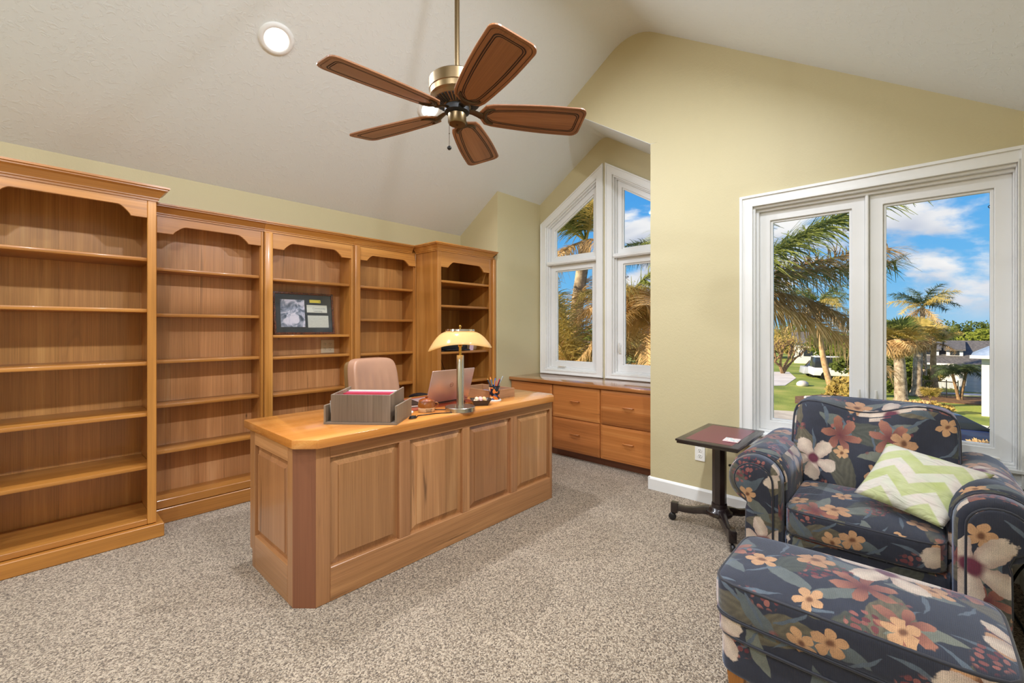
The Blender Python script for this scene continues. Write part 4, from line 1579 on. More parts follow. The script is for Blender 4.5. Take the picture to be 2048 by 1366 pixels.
MB().lathe([(.0, .0), (.004, .0), (.0035, .012), (.0, .014)], 10, Matrix.Translation((-.055, -.02, .0275)), cap=False).build('touch_switch', CHROME, lamp, world=False, smooth=50)
SHG = bpy.data.materials.new('amber_glass')
SHG.use_nodes = True
nt = SHG.node_tree
nt.nodes.clear()
t = NT(nt)
o_ = t.node('ShaderNodeOutputMaterial', out=None)
tl = t.node('ShaderNodeBsdfTranslucent', {0: lin(250, 222, 160)})
df = t.node('ShaderNodeBsdfDiffuse', {0: lin(244, 216, 158)})
gl = t.node('ShaderNodeBsdfGlossy', {0: (1, 1, 1), 'Roughness': .12})
mx = t.node('ShaderNodeMixShader', {0: .45, 1: tl, 2: df})
mx = t.node('ShaderNodeMixShader', {0: t.node('ShaderNodeFresnel', {0: 1.45}) * .7, 1: mx, 2: gl})
nt.links.new(mx.k, o_.inputs[0])
vs, fs = [], []
NA, NR = 48, 12
rim = YAW - PI / 2
for sgn in (0, 1):
    for i in range(NR + 1):
        s = i / NR
        for k in range(NA):
            a = 2 * PI * k / NA
            r_ = .078 + (.192 - .078) * s
            z_ = .478 - .088 * (s ** 1.95)
            # wavy rim: it dips towards the left and swings up at the front and back
            z_ += s * s * (.018 * math.cos(2 * (a - rim)) * -1.0 + .012 * math.cos(a - rim))
            vs.append((math.cos(a) * r_ * (1 if sgn == 0 else .995), math.sin(a) * r_ * (1 if sgn == 0 else .995), z_ - sgn * .0035))
m_ = (NR + 1) * NA
for sgn in (0, 1):
    for i in range(NR):
        for k in range(NA):
            f = (sgn * m_ + i * NA + k, sgn * m_ + i * NA + (k + 1) % NA, sgn * m_ + (i + 1) * NA + (k + 1) % NA, sgn * m_ + (i + 1) * NA + k)
            fs.append(f)
for i in (0, NR):
    for k in range(NA):
        fs.append((i * NA + k, i * NA + (k + 1) % NA, m_ + i * NA + (k + 1) % NA, m_ + i * NA + k))
MB().add(vs, fs).build('shade', SHG, lamp, world=False, smooth=60)
cp = MB().lathe([(.086, .478), (.089, .481), (.086, .492), (.080, .494), (.0, .496)], 40, cap=False).build('shade_cap', CHROME, lamp, world=False, smooth=40)
MB().lathe([(.0, .494), (.006, .495), (.004, .500), (.009, .506), (.009, .512), (.004, .517), (.0, .518)], 16, cap=False).build('finial', GOLD, cp, world=False, smooth=60)
MB().ball((0, 0, .448), .017, 14, 9).build('bulb', emit('lamp_bulb', (1.0, .80, .50), 12.0), lamp, world=False, smooth=60)
l = bpy.data.lights.new('desk_lamp_light', 'POINT')
l.energy = LAMP_W
l.color = (1.0, .74, .40)
l.shadow_soft_size = .02
o = bpy.data.objects.new('desk_lamp_light', l)
C.objects.link(o)
o.parent = lamp
o.location = (0, 0, .425)

# cables: a lamp cord along the desk and a coiled end
pts = [(1.840, 2.035, .778), (1.80, 1.985, .7695), (1.70, 1.985, .769), (1.60, 2.045, .769), (1.535, 2.060, .769), (1.485, 2.070, .769), (1.455, 2.045, .769)]
cd = MB().tube(smoothpts(pts), .0028, 6)
cd.tube([(1.420 + .024 * math.cos(a) * (1 - .02 * a), 2.032 + .017 * math.sin(a) * (1 - .02 * a), .769 + .0007 * a) for a in [i * .35 for i in range(54)]], .0026, 6)
tag(cd.build('lamp_cord', BLACK, None, smooth=60), 'black cord trailing from the lamp to a small coil on the desktop', 'cord')
pts = [(1.70, 2.20, .7725), (1.66, 2.165, .769), (1.69, 2.12, .769), (1.72, 2.10, .769), (1.74, 2.135, .769), (1.79, 2.19, .770), (1.87, 2.20, .770), (1.93, 2.19, .770), (1.98, 2.235, .7725), (1.955, 2.25, .7735)]
tag(MB().tube(smoothpts(pts), .0026, 6).build('charger_cord', BLACK, None, smooth=60), 'thin black cord looping behind the lamp base in front of the laptop', 'cord')

# candy dish and sweets
cdx, cdy = 1.983, 2.085
dish = thing('trinket_dish', 'small dark square dish of shells on the desk', 'dish', (cdx, cdy, DT), rz=R(-38))
q = MB()
for s0, s1, z0, z1 in ((.043, .060, 0, .034),):
    o0 = [(-s0, -s0), (s0, -s0), (s0, s0), (-s0, s0)]
    secs = [[(x, y, 0) for x, y in o0], [(x * s1 / s0, y * s1 / s0, .034) for x, y in o0], [(x * (s1 + .007) / s0, y * (s1 + .007) / s0, .037) for x, y in o0], [(x * (s1 - .003) / s0, y * (s1 - .003) / s0, .034) for x, y in o0], [(x * (s0 - .003) / s0, y * (s0 - .003) / s0, .004) for x, y in o0]]
    loft(q, secs)
q.build('bowl', mat('dark_pewter', lin(74, 66, 64), .35, .6), dish, world=False, bevel=.001)
random.seed(5)
shc = [mat('shell_cream', lin(232, 214, 186), .4), mat('shell_pink', lin(216, 178, 178), .4), mat('shell_sand', lin(222, 188, 140), .4)]
k = 0
for lay_ in range(2):
    n = 9 if lay_ == 0 else 6
    for i in range(n):
        if lay_ == 0:
            gx, gy = (i % 3 - 1) * .031, (i // 3 - 1) * .031
            zz = .020
        else:
            gx, gy = (i % 3 - 1) * .024, (i // 3 - .5) * .030
            zz = .037
        rr = .0155
        q = MB()
        cx2, cy2 = gx, gy
        q.ball((0, 0, 0), rr, 10, 6, Matrix.Translation((cdx, cdy, DT)) @ Matrix.Rotation(R(-38), 4, 'Z') @ Matrix.Translation((cx2, cy2, zz)) @ Matrix.Rotation(random.random() * 3, 4, 'Z'), (1.0, .86, .80 + .1 * random.random()))
        tag(q.build('shell', shc[k % 3], None, smooth=60), ('cream', 'pinkish', 'sandy')[k % 3] + ' rounded shell ' + ('low' if lay_ == 0 else 'on top') + ' in the heap of the dark square dish', 'shell', 'shells in the dark dish')
        k += 1

# pencil cup with pens, on a white coaster
px_, py_ = 2.160, 2.133
tag(MB().lathe([(.0, 0), (.047, 0), (.049, .004), (.047, .009), (.0, .009)], 32, Matrix.Translation((px_, py_, DT)), cap=False).build('cup_coaster', PLASTIC, None, smooth=40), 'round white coaster under the flowered pen cup', 'coaster')
cup = thing('pen_cup', 'black pen cup with a red and cream flower print', 'pen cup', (px_, py_, DT + .0093))


def cup_b(t, put_):
    p = t.obj()
    v = t.vor(p, 52, 1.0)
    r, g, b = S(t.nt, v.outputs['Color']).rgb()
    c = t.ramp(r, [(.0, lin(24, 26, 40)), (.34, lin(24, 26, 40)), (.36, lin(226, 204, 160)), (.56, lin(214, 120, 50)), (.72, lin(186, 60, 40)), (.86, lin(70, 84, 130))], 'CONSTANT')
    put_(Base_Color=c)


MB().lathe([(.0, 0), (.036, 0), (.0375, .003), (.0375, .092), (.0365, .094), (.034, .092), (.034, .004), (.0, .004)], 36, cap=False).build('cup', mat('flower_print', lin(90, 60, 50), .25, build=cup_b, Coat_Weight=.4), cup, world=False, smooth=40)
MB().lathe([(.0378, .086), (.0385, .088), (.0385, .0935), (.0378, .0955), (.0362, .0955)], 36, cap=False).build('rim', BLACKG, cup, world=False, smooth=40)
pcs = [((180, 40, 50), 'red pen'), ((40, 90, 160), 'blue pen'), ((230, 130, 40), 'orange pencil'), ((240, 200, 90), 'yellow highlighter'), ((40, 60, 90), 'navy pen'), ((90, 140, 180), 'pale blue pen'), ((214, 120, 60), 'amber pencil'), ((60, 60, 64), 'black pen'), ((160, 170, 176), 'silver pen')]
random.seed(11)
for k, (c_, nm_) in enumerate(pcs):
    a = k / len(pcs) * 2 * PI
    base = Vector((px_ + .010 * math.cos(a + 2.6), py_ + .010 * math.sin(a + 2.6), DT + .018))
    tip = Vector((px_ + .029 * math.cos(a), py_ + .029 * math.sin(a), DT + .0093 + .092))
    d_ = (tip - base).normalized()
    L_ = .132 + .022 * random.random() + (.02 if k == 8 else 0)
    pm = mat(nm_.replace(' ', '_') + '_plastic', lin(*c_), .35)
    pt = thing('pen', nm_ + ' standing in the flowered cup', 'pen', tuple(base), group='pens in the flowered cup')
    MQ = d_.to_track_quat('Z', 'Y').to_matrix().to_4x4()
    MB().lathe([(.001, 0), (.0036, .012), (.0036, L_ * .72), (.0034, L_ * .72)], 9, MQ).build('barrel', pm, pt, world=False, smooth=50)
    MB().lathe([(.0041, L_ * .721), (.0041, L_ - .006), (.0025, L_)], 9, MQ).build('cap', pm, pt, world=False, smooth=50)

# open letter tray
lt = thing('letter_tray', 'open wooden letter tray at the window end of the desk', 'tray', (2.285, 2.335, DT), rz=R(-2))
TX, TY = .116, .175
MB().box(-TX, TX, -TY, TY, 0, .007).build('bottom', TRAYW['y'], lt, world=False)
MB().box(-TX, TX, -TY, -TY + .009, .0072, .062).build('end_board', TRAYW['x'], lt, world=False, bevel=.001)
MB().box(-TX, -TX + .009, -TY + .0092, TY, .0072, .062).build('side_board', TRAYW['y'], lt, world=False, bevel=.001)
MB().box(TX - .009, TX, -TY + .0092, TY, .0072, .062).build('side_board', TRAYW['y'], lt, world=False, bevel=.001)
MB().box(-TX + .0092, TX - .0092, TY - .009, TY, .0072, .062).build('end_board', TRAYW['x'], lt, world=False, bevel=.001)
Mlt = Matrix.Translation(Vector(lt.location)) @ Matrix.Rotation(R(-2), 4, 'Z')
tag(MB().box(-.10, .10, -.15, .14, .0075, .022, Mlt).build('paper_stack', mat('blue_grey_paper', lin(120, 122, 158), .7), None), 'blue-grey papers lying in the open wooden letter tray', 'papers')

# ------------------------------------------------------------------ desk chair
oc_ = thing('desk_chair', 'tan leather swivel desk chair behind the desk', 'chair', (1.85, 3.14, 0), rz=R(8))


def och(p):
    # lean back with height
    k = max(0.0, p.z - .45)
    return Vector((p.x * (1.0 + .10 * (1.0 - min(1, k / .58))), p.y + .17 * k + .05 * (p.x / .22) ** 2 * -1 + .0 + .010 * math.exp(-((p.z - .83) / .07) ** 2) * (math.cos(p.x * 85)) * math.exp(-(p.x / .13) ** 2), p.z))


puff((0, .0, .735), (.205, .058, .292), 7, 24, och, (.0, .25, .0)).build('backrest', TAN, oc_, world=False, smooth=60)
puff((0, .075, .735), (.190, .040, .270), 8, 12, och).build('back_shell', TANSIDE, oc_, world=False, smooth=60)
puff((0, -.20, .455), (.245, .24, .055), 6, 14, None, (.0, .0, .25)).build('seat', TAN, oc_, world=False, smooth=60)
for s_ in (-1, 1):
    pts = [(s_ * .275, -.06, .45), (s_ * .295, -.05, .60), (s_ * .295, -.06, .68), (s_ * .29, -.16, .715), (s_ * .288, -.28, .718), (s_ * .285, -.36, .69)]
    MB().tube(smoothpts(pts), [.014] * 11 + [.018] * 14 + [.014], 10).build('armrest', BLACK, oc_, world=False, smooth=60)
    MB().box(min(0, s_ * .275), max(0, s_ * .275), -.10, -.04, .39, .40).build('arm_bracket', BLACK, oc_, world=False)
MB().lathe([(.03, .10), (.03, .25), (.022, .25), (.022, .40)], 16, Matrix.Translation((0, -.15, 0))).build('column', BLACK, oc_, world=False, smooth=40)
for k in range(5):
    M = Matrix.Translation((0, -.15, 0)) @ Matrix.Rotation(2 * PI * k / 5 + .3, 4, 'Z')
    q = MB()
    loft(q, [[M @ Vector(p) for p in ((x, -w_, z - h_), (x, w_, z - h_), (x, w_, z + h_), (x, -w_, z + h_))] for x, w_, z, h_ in ((.02, .028, .10, .022), (.28, .016, .075, .012))])
    lg = q.build('leg', BLACK, oc_, world=False)
    q = MB().lathe([(.0, -.018), (.026, -.018), (.029, -.012), (.029, .012), (.026, .018), (.0, .018)], 18, M @ Matrix.Translation((.275, 0, .029)) @ Matrix.Rotation(R(90), 4, 'X'), cap=False)
    q.build('caster', BLACK, lg, world=False, smooth=50)

# ------------------------------------------------------------------ the garden outside, one storey down
GZ = -3.0
RIGHT = Vector((sa, -ca, 0))
FWD = Vector((ca, sa, 0))


def grass_b(t, put_):
    p = t.pos()
    n = t.noise(p, .35, 4, .6)
    f = t.noise(p, 14, 3, .7)
    c = t.ramp(n * .6 + f * .4, [(.34, lin(92, 110, 44)), (.5, lin(140, 156, 62)), (.64, lin(186, 178, 96))])
    put_(Base_Color=c, Normal=t.bump(f, .6, .05))


LAWN = mat('lawn_grass', lin(140, 156, 62), .9, build=grass_b)


def mott(name, a, b, sc=3.0, rough=.9):
    def bb_(t, put_):
        n = t.noise(t.pos(), sc, 4, .65)
        put_(Base_Color=t.ramp(n, [(.35, a), (.65, b)]))
    return mat(name, b, rough, build=bb_)


ROADM = mott('road_asphalt', lin(176, 166, 150), lin(206, 196, 178), 1.2)
DRIVEM = mott('pale_concrete', lin(206, 200, 196), lin(226, 220, 214), .8)
MULCH = mott('mulch', lin(92, 66, 44), lin(140, 104, 70), 6)
GRAVEL = mott('tan_gravel', lin(196, 160, 112), lin(222, 190, 146), 9)


def patch(name, m, pts, z0, z1):
    """flat ground piece from (image column, view depth) corners"""
    q = MB().prism([(at(px, D, 0).x, at(px, D, 0).y) for px, D in pts], GZ + z0, GZ + z1, 'z')
    return struct(q.build(name, m))


c0 = FWD * 110
struct(MB().box(4.6, 230, -150, 200, GZ - .3, GZ).build('lawn', LAWN))
patch('road', ROADM, [(1180, 16.5), (1180, 24.5), (1400, 24.4), (1640, 22.2), (1780, 17), (1780, 11.5), (1600, 11.5)], -.1, .02)
patch('driveway', DRIVEM, [(1380, 32), (1380, 44), (1578, 43.5), (1592, 38), (1570, 33)], -.1, .025)
patch('flower_bed_ground', MULCH, [(1845, 26.0), (1835, 28.2), (2120, 26.2), (2120, 23.6), (1950, 24.6)], -.1, .05)
patch('side_path', DRIVEM, [(1846, 28.8), (1846, 29.6), (2140, 27.4), (2140, 26.6)], -.1, .04)
patch('gravel_strip', GRAVEL, [(1780, 8), (1780, 13.6), (2140, 14.4), (2140, 8)], -.1, .03)
patch('palm_bed_ground', MULCH, [(1590, 25.2), (1590, 27.6), (1660, 28.6), (1720, 27.5), (1722, 24.4)], -.1, .04)


def leafmat(name, a, b, trans=.4):
    m = bpy.data.materials.new(name)
    m.use_nodes = True
    nt = m.node_tree
    nt.nodes.clear()
    t = NT(nt)
    o = t.node('ShaderNodeOutputMaterial', out=None)
    n = t.noise(t.pos(), 3.0, 3, .7)
    c = t.ramp(n * .75 + t.rnd() * .25, [(.32, a), (.62, b)])
    df = t.node('ShaderNodeBsdfDiffuse', {0: c})
    tr = t.node('ShaderNodeBsdfTranslucent', {0: c})
    mx = t.node('ShaderNodeMixShader', {0: trans, 1: df, 2: tr})
    nt.links.new(mx.k, o.inputs[0])
    return m


PG = leafmat('palm_green', lin(88, 106, 56), lin(164, 170, 96))
PY = leafmat('palm_olive_gold', lin(160, 146, 78), lin(226, 204, 128))
PD = leafmat('palm_dead', lin(168, 132, 86), lin(240, 210, 158))
PDK = leafmat('palm_dark_green', lin(58, 74, 54), lin(104, 120, 80))
GL = leafmat('leaf_green', lin(70, 92, 36), lin(152, 160, 70))
GD = leafmat('leaf_dark_green', lin(48, 66, 32), lin(104, 116, 58))
GYL = leafmat('leaf_yellow', lin(150, 134, 70), lin(216, 190, 116))
TRUNKM = mott('palm_trunk', lin(120, 104, 86), lin(196, 180, 158), 5)
TRUNKT = mott('tan_trunk', lin(168, 132, 92), lin(220, 186, 142), 5)
BARK = mott('bark', lin(112, 88, 62), lin(170, 138, 100), 6)


def frond_mb(L, elev, droop, n, ll, ww, rng, wind=0.0, hang=.5, segs=2):
    """feather frond in its own frame: starts at the origin, runs along +x, z up"""
    q = MB()
    def P(s):
        return Vector((L * s * math.cos(elev * (1 - .3 * s)), wind * L * s * s, L * s * math.sin(elev) - droop * L * s ** 2.2))
    q.tube([P(i / 9) for i in range(10)], [.022 * L / 2.4 * (1 - .85 * i / 9) + .003 for i in range(10)], 4)
    vs, fs = [], []
    for i in range(n):
        s = .10 + .90 * (i + rng.random() * .6) / n
        p = P(min(s, 1))
        tg = (P(min(1, s + .02)) - P(s - .02)).normalized()
        side = tg.cross(Vector((0, 0, 1)))
        side = side.normalized() if side.length > 1e-4 else Vector((0, 1, 0))
        up = side.cross(tg).normalized()
        l_ = ll * (.45 + .55 * math.sin(PI * min(1, .12 + s * .86))) * (.8 + .4 * rng.random())
        for sg in (-1, 1):
            a = rng.uniform(-.6, .6)
            d_ = (tg * rng.uniform(.35, .9) + side * sg * rng.uniform(.6, 1.1) + up * a).normalized()
            w_ = tg * (ww * .5)
            k = len(vs)
            pp = p.copy()
            for g in range(segs + 1):
                f = g / segs
                wd2 = w_ * (1 - f * .85)
                vs += [pp - wd2, pp + wd2]
                d_ = (d_ + Vector((0, wind * .5, -hang * (f + .35)))).normalized()
                pp = pp + d_ * (l_ / segs)
            for g in range(segs):
                fs.append((k + 2 * g, k + 2 * g + 1, k + 2 * g + 3, k + 2 * g + 2))
    return q.add(vs, fs)


def trunk_mb(p0, p1, r0, r1, n=14, bend=(0, 0), seg=12, flare=1.5):
    pts, rs = [], []
    for i in range(n + 1):
        s = i / n
        p = p0.lerp(p1, s) + RIGHT * (bend[0] * math.sin(PI * s)) + FWD * (bend[1] * math.sin(PI * s))
        pts.append(p)
        rs.append((r0 + (r1 - r0) * s) * (1 + (flare - 1) * max(0, 1 - s * 7)) * (1.0 + .05 * (i % 2)))
    return MB().tube(pts, rs, seg)


def palm(label, base, crown, r0, r1, fronds, tmat, group=None, bend=(0, 0), name='palm_tree', flare=1.5, shaft=None):
    """fronds: list of (material, mesh builder, [(azimuth, tilt), ...])"""
    t_ = thing(name, label, 'palm tree', tuple(base), group=group)
    trunk_mb(base, crown, r0, r1, bend=bend, flare=flare).build('trunk', tmat, t_, smooth=60)
    if shaft:
        L_, m_, rr = shaft
        q = MB()
        q.tube([crown - Vector((0, 0, L_)), crown - Vector((0, 0, L_ * .5)), crown, crown + Vector((0, 0, L_ * .3))], [rr, rr * 1.35, rr * 1.2, rr * .3], 10)
        q.build('crown_shaft', m_, t_, smooth=60)
    off = crown - base
    for m_, q, poses in fronds:
        me = None
        for az, tilt in poses:
            if me is None:
                o = MB().add(q.v, q.f).build('frond', m_, t_, world=False)
                me = o.data
            else:
                o = link('frond', me, None, t_)
            o.matrix_basis = Matrix.Translation(off) @ Matrix.Rotation(az, 4, 'Z') @ Matrix.Rotation(-tilt, 4, 'Y') @ Matrix.Rotation((az * 7) % 1.0 - .5, 4, 'X')
    return t_


AZR = math.atan2(RIGHT.y, RIGHT.x)          # azimuth that points to the right in the photograph
AZF = math.atan2(FWD.y, FWD.x)
face = lambda px: AZR - math.atan2(px - 1024, 879)      # azimuth of a wall that faces the window along that view
rng = random.Random(3)

# storm-blown queen palms close to the house
near_g = frond_mb(2.5, .85, .62, 120, .55, .022, rng, 0, .38, 3)
near_u = frond_mb(2.5, 1.1, .35, 170, .55, .026, rng, 0, .32, 3)
tall_u = frond_mb(3.3, 1.27, .22, 220, .58, .026, rng, 0, .4, 3)
near_d = frond_mb(2.3, .1, .60, 120, .55, .024, rng, 0, .75, 3)
big_g = frond_mb(2.75, .52, .10, 230, .62, .024, rng, 0, .32, 3)
big_d = frond_mb(2.5, .05, .52, 260, .50, .028, rng, 0, .85, 3)
short_y = frond_mb(1.45, .55, .62, 170, .46, .022, rng, 0, .35, 3)
short_d = frond_mb(1.35, .2, .8, 170, .44, .020, rng, 0, .7, 3)
palm('tall queen palm close to the house between the peaked windows and the big window', at(1418, 6.6, GZ), at(1408, 6.6, 1.75), .17, .12,
     [(PG, big_g, [(AZR + .02, .12), (AZR - .12, -.22), (AZR - .5, .1)]),
      (PD, big_g, [(AZR + .10, -.12)]),
      (PD, big_d, [(AZR + .0, .0), (AZR - .08, .18), (AZF + .3, .1), (AZF - .2, .2)]),
      (PG, near_u, [(AZF - .3, .1), (AZR - 1.4, .2)])], TRUNKM, shaft=(.6, PG, .12), bend=(.05, 0))
palm('grey-trunked queen palm rising past the left peaked window', at(1134, 10.0, GZ), at(1172, 10.0, 3.25), .16, .13,
     [(PG, near_g, [(AZR + 3.3, .1), (AZR + 2.5, .2), (AZR - 2.6, .3), (AZR - 2.2, .1), (AZR + 2.0, .2)]),
      (PG, near_u, [(AZR + 3.0, .0), (AZR - 1.8, .1), (AZR - 2.0, .1)]),
      (PY, near_g, [(AZR - 1.7, .0), (AZR + 2.9, -.1)]),
      (PD, near_d, [(AZR - 1.5, -.1), (AZR - 2.4, -.3), (AZR + 3.0, -.3)])], TRUNKM, bend=(-.15, 0))
palm('young queen palm whose golden fronds rise from low before the left peaked window', at(1164, 8.2, GZ), at(1163, 8.2, .15), .10, .08,
     [(PD, tall_u, [(AZR + .1, .0), (AZR + 2.9, .0), (AZR + 1.0, .0), (AZR + 3.4, -.05)]),
      (PG, tall_u, [(AZR - .4, .1)]), (PY, tall_u, [(AZR + 3.6, .1), (AZR + 2.2, .1), (AZR - 1.9, .0)]),
      (PD, near_g, [(AZR + .2, .1), (AZR + 3.1, .1), (AZR - .8, -.1), (AZR - 2.4, .0)])], TRUNKM)
palm('golden brush-like queen palm low before the right peaked window', at(1330, 7.2, GZ), at(1320, 7.2, 1.45), .11, .09,
     [(PD, short_y, [(AZR + 3.1, .1), (AZR + 3.5, .2), (AZR - 2.0, .2), (AZR + 1.8, .3), (AZR - 2.6, -.1)]),
      (PY, short_y, [(AZR + 3.0, .4), (AZR - 2.4, .35), (AZR + .4, .4), (AZR - 1.2, .1)]),
      (PD, short_d, [(AZR + 3.0, .0), (AZR - 2.2, -.2), (AZR + 2.5, -.2)])], TRUNKM)
palm('dark palm with frond tips high behind the right peaked window', at(1352, 11.5, GZ), at(1348, 11.5, 3.1), .16, .12,
     [(PDK, short_y, [(AZR + 3.05, .35), (AZR + 3.4, .0), (AZR + .2, .1), (AZR + 1.2, .2), (AZR - .8, .3)])], TRUNKM)

# coconut palm leaning left, wind-blown to the right, in the left pane
cf = frond_mb(2.1, .55, .55, 60, .60, .045, rng, -.12, .5, 2)
cfd = frond_mb(1.8, -.35, .6, 56, .55, .045, rng, -.1, .8, 2)
c4 = at(1636, 27, zat(606, 27))
palm('leaning pale-trunked palm by the white-edged bed across the road', at(1668, 27, GZ), c4, .17, .13,
     [(PG, cf, [(AZR + .1, .35), (AZR - .3, .0), (AZR + .5, .1), (AZR + 1.7, .55), (AZR + 2.5, .5), (AZR + 3.3, .25), (AZR - 1.0, .5)]),
      (PY, cf, [(AZR + .0, -.35), (AZR + .9, -.2), (AZR + 2.9, -.15), (AZR - 1.5, -.1)]),
      (PD, cfd, [(AZR + .2, .0), (AZR - .6, -.2), (AZR + 3.0, -.1), (AZR + 2.3, -.2), (AZR - 1.6, -.1)])], TRUNKT, bend=(-.25, 0), flare=1.9)


def fanleaf_mb(rad, pet, n, rng, fold=.35, droop=.2):
    """fan-palm leaf: stalk along +x, then a folded fan of pointed segments"""
    q = MB()
    q.tube([(0, 0, 0), (pet * .5, 0, pet * .06), (pet, 0, 0)], [.02, .016, .012], 4)
    vs, fs = [], []
    for i in range(n):
        a = (i / (n - 1) - .5) * R(250)
        l_ = rad * (.72 + .28 * math.cos(a * .55)) * rng.uniform(.9, 1.08)
        d_ = Vector((math.cos(a), math.sin(a), fold * abs(math.sin(a)) + rng.uniform(-.06, .06)))
        sd_ = Vector((-math.sin(a), math.cos(a), 0)) * (rad * .055)
        p0 = Vector((pet, 0, 0))
        p1 = p0 + d_ * l_ * .6
        p2 = p0 + d_ * l_ + Vector((0, 0, -droop * l_))
        k = len(vs)
        vs += [p0, p1 - sd_, p1 + sd_, p2]
        fs += [(k, k + 1, k + 2), (k + 1, k + 3, k + 2)]
    return q.add(vs, fs)


fl1 = fanleaf_mb(.82, .62, 26, rng)
fl2 = fanleaf_mb(.75, .45, 24, rng, .1, .55)


def fanpalm(label, base, crown, r0, r1, up, mid, down, k, tm, bend=(0, 0), mats=(PG, PY, PD)):
    q1 = MB(); q1.v = [tuple(Vector(v) * k) for v in fl1.v]; q1.f = fl1.f
    q2 = MB(); q2.v = [tuple(Vector(v) * k) for v in fl2.v]; q2.f = fl2.f
    rr = random.Random(len(label))
    return palm(label, base, crown, r0, r1,
                [(mats[0], q1, [(rr.uniform(0, 6.28), rr.uniform(.55, 1.3)) for _ in range(up)]),
                 (mats[1], q1, [(i * 6.28 / mid + rr.uniform(-.2, .2), rr.uniform(-.1, .6)) for i in range(mid)]),
                 (mats[2], q2, [(i * 6.28 / down + rr.uniform(-.2, .2), rr.uniform(-1.35, -.5)) for i in range(down)])], tm, bend=bend)


fanpalm('stout grey-trunked fan palm nearest the window on the lawn', at(1803, 24, GZ), at(1797, 24, zat(678, 24)), .30, .20, 12, 16, 18, 1.0, TRUNKM)
fanpalm('slender bluish-trunked fan palm behind the stout fan palm', at(1833, 28, GZ), at(1838, 28, zat(668, 28)), .26, .20, 4, 12, 16, 1.05, TRUNKM, mats=(PY, PY, PD))
c5 = at(1845, 29, zat(614, 29))
palm('tall wind-blown palm rising above the two fan palms', at(1848, 29.2, GZ), c5, .18, .12,
     [(PDK, cf, [(AZR + .05, .35), (AZR - .2, .1), (AZR + .3, -.1), (AZR + 2.9, .5), (AZR + 3.3, .3), (AZR + 1.5, .8), (AZR - 1.4, .8)]),
      (PY, cf, [(AZR + 2.7, .1), (AZR - 1.5, .2), (AZR - .6, .6), (AZR + 3.5, -.2)]), (PD, cfd, [(AZR + 3.0, -.2), (AZR - .6, -.4), (AZR + 2.2, -.4), (AZR - 1.6, -.3)])], TRUNKM)
sfw = frond_mb(1.55, .45, .35, 50, .45, .045, rng, -.12, .45, 2)
c6 = at(1868, 28.4, zat(686, 28.4))
palm('tan-trunked palm blown flat to the right before the shingled roof', at(1873, 28.4, GZ), c6, .18, .13,
     [(PY, sfw, [(AZR + .1, .45), (AZR - .3, .3), (AZR + 2.7, .3), (AZR + 3.4, .2), (AZR + 1.2, .5), (AZR - 1.0, .4), (AZR - 2.2, .3)]),
      (PG, sfw, [(AZR - .1, .75), (AZR - .15, .55), (AZR + .6, .5), (AZR + 2.2, .5)]),
      (PD, sfw, [(AZR + 3.0, -.4), (AZR - 1.4, -.5)])], TRUNKT, bend=(-.12, 0))
sf = frond_mb(1.15, .75, .75, 34, .42, .04, rng, -.08, .6, 2)
for k, (pxb, pxc, pyc, lab) in enumerate(((1918, 1905, 748, 'small dark pygmy palm leaning left before the white house wall'), (1921, 1932, 744, 'small dark pygmy palm leaning right before the white house wall'))):
    cc = at(pxc, 26.2, zat(pyc, 26.2))
    palm(lab, at(pxb, 26.2, GZ), cc, .08, .065, [(PDK, sf, [(AZR + i * .57 + k * .2, (.1, .45, -.2)[i % 3]) for i in range(11)])], BARK)
sp = thing('sapling', 'young yellow-green fan palm sprouting on the lawn edge', 'sapling', tuple(at(1864, 22, GZ)))
trunk_mb(at(1864, 22, GZ), at(1860, 22, GZ + .75), .05, .03, 6).build('trunk', BARK, sp)
q = MB(); q.v = [tuple(Vector(v) * .55) for v in fl1.v]; q.f = fl1.f
me = None
for k in range(7):
    o = MB().add(q.v, q.f).build('leaf', GYL, sp, world=False) if me is None else link('leaf', me, None, sp)
    me = o.data
    o.matrix_basis = Matrix.Translation(at(1860, 22, GZ + .75) - at(1864, 22, GZ)) @ Matrix.Rotation(k * .9, 4, 'Z') @ Matrix.Rotation(-(.9 + .1 * (k % 3)), 4, 'Y')


def leafcloud(blobs, n, size, rng, flat=.7):
    """n small leaves spread over a set of (centre, radius) balls"""
    vs, fs = [], []
    W_ = [r ** 2 for _, r in blobs]
    for i in range(n):
        c, r = rng.choices(blobs, W_)[0]
        d_ = Vector((rng.gauss(0, 1), rng.gauss(0, 1), rng.gauss(0, 1))).normalized()
        p = Vector(c) + Vector((d_.x, d_.y, d_.z * flat)) * r * (rng.random() ** .33)
        a = Vector((rng.gauss(0, 1), rng.gauss(0, 1), rng.gauss(0, 1))).normalized() * size * rng.uniform(.6, 1.3)
        b = a.orthogonal().normalized() * a.length * .55
        k = len(vs)
        vs += [p - a, p + b, p + a, p - b]
        fs.append((k, k + 1, k + 2, k + 3))
    return MB().add(vs, fs)


def tree(label, base, h, r, m, n, size, seed, group=None, name='tree', cat='tree', trunk=True, low=.25):
    rg = random.Random(seed)
    t_ = thing(name, label, cat, tuple(base), group=group)
    bl = []
    for k in range(9):
        a = rg.uniform(0, 6.28)
        rr = r * rg.uniform(.2, .75)
        bl.append((base + Vector((math.cos(a) * rr, math.sin(a) * rr, h * rg.uniform(low + .1, .86))), r * rg.uniform(.32, .55)))
    o = leafcloud(bl, n, size, rg).build('foliage', m, t_)
    if trunk:
        q = trunk_mb(base, base + Vector((0, 0, h * .6)), r * .07, r * .03, 5, seg=7)
        for c, _ in bl[:6]:
            q.tube([base + Vector((0, 0, h * .3)), (base + Vector((0, 0, h * .45))).lerp(c, .5), c], [r * .035, r * .025, r * .01], 5)
        q.build('trunk', BARK, t_, smooth=60)
    return t_


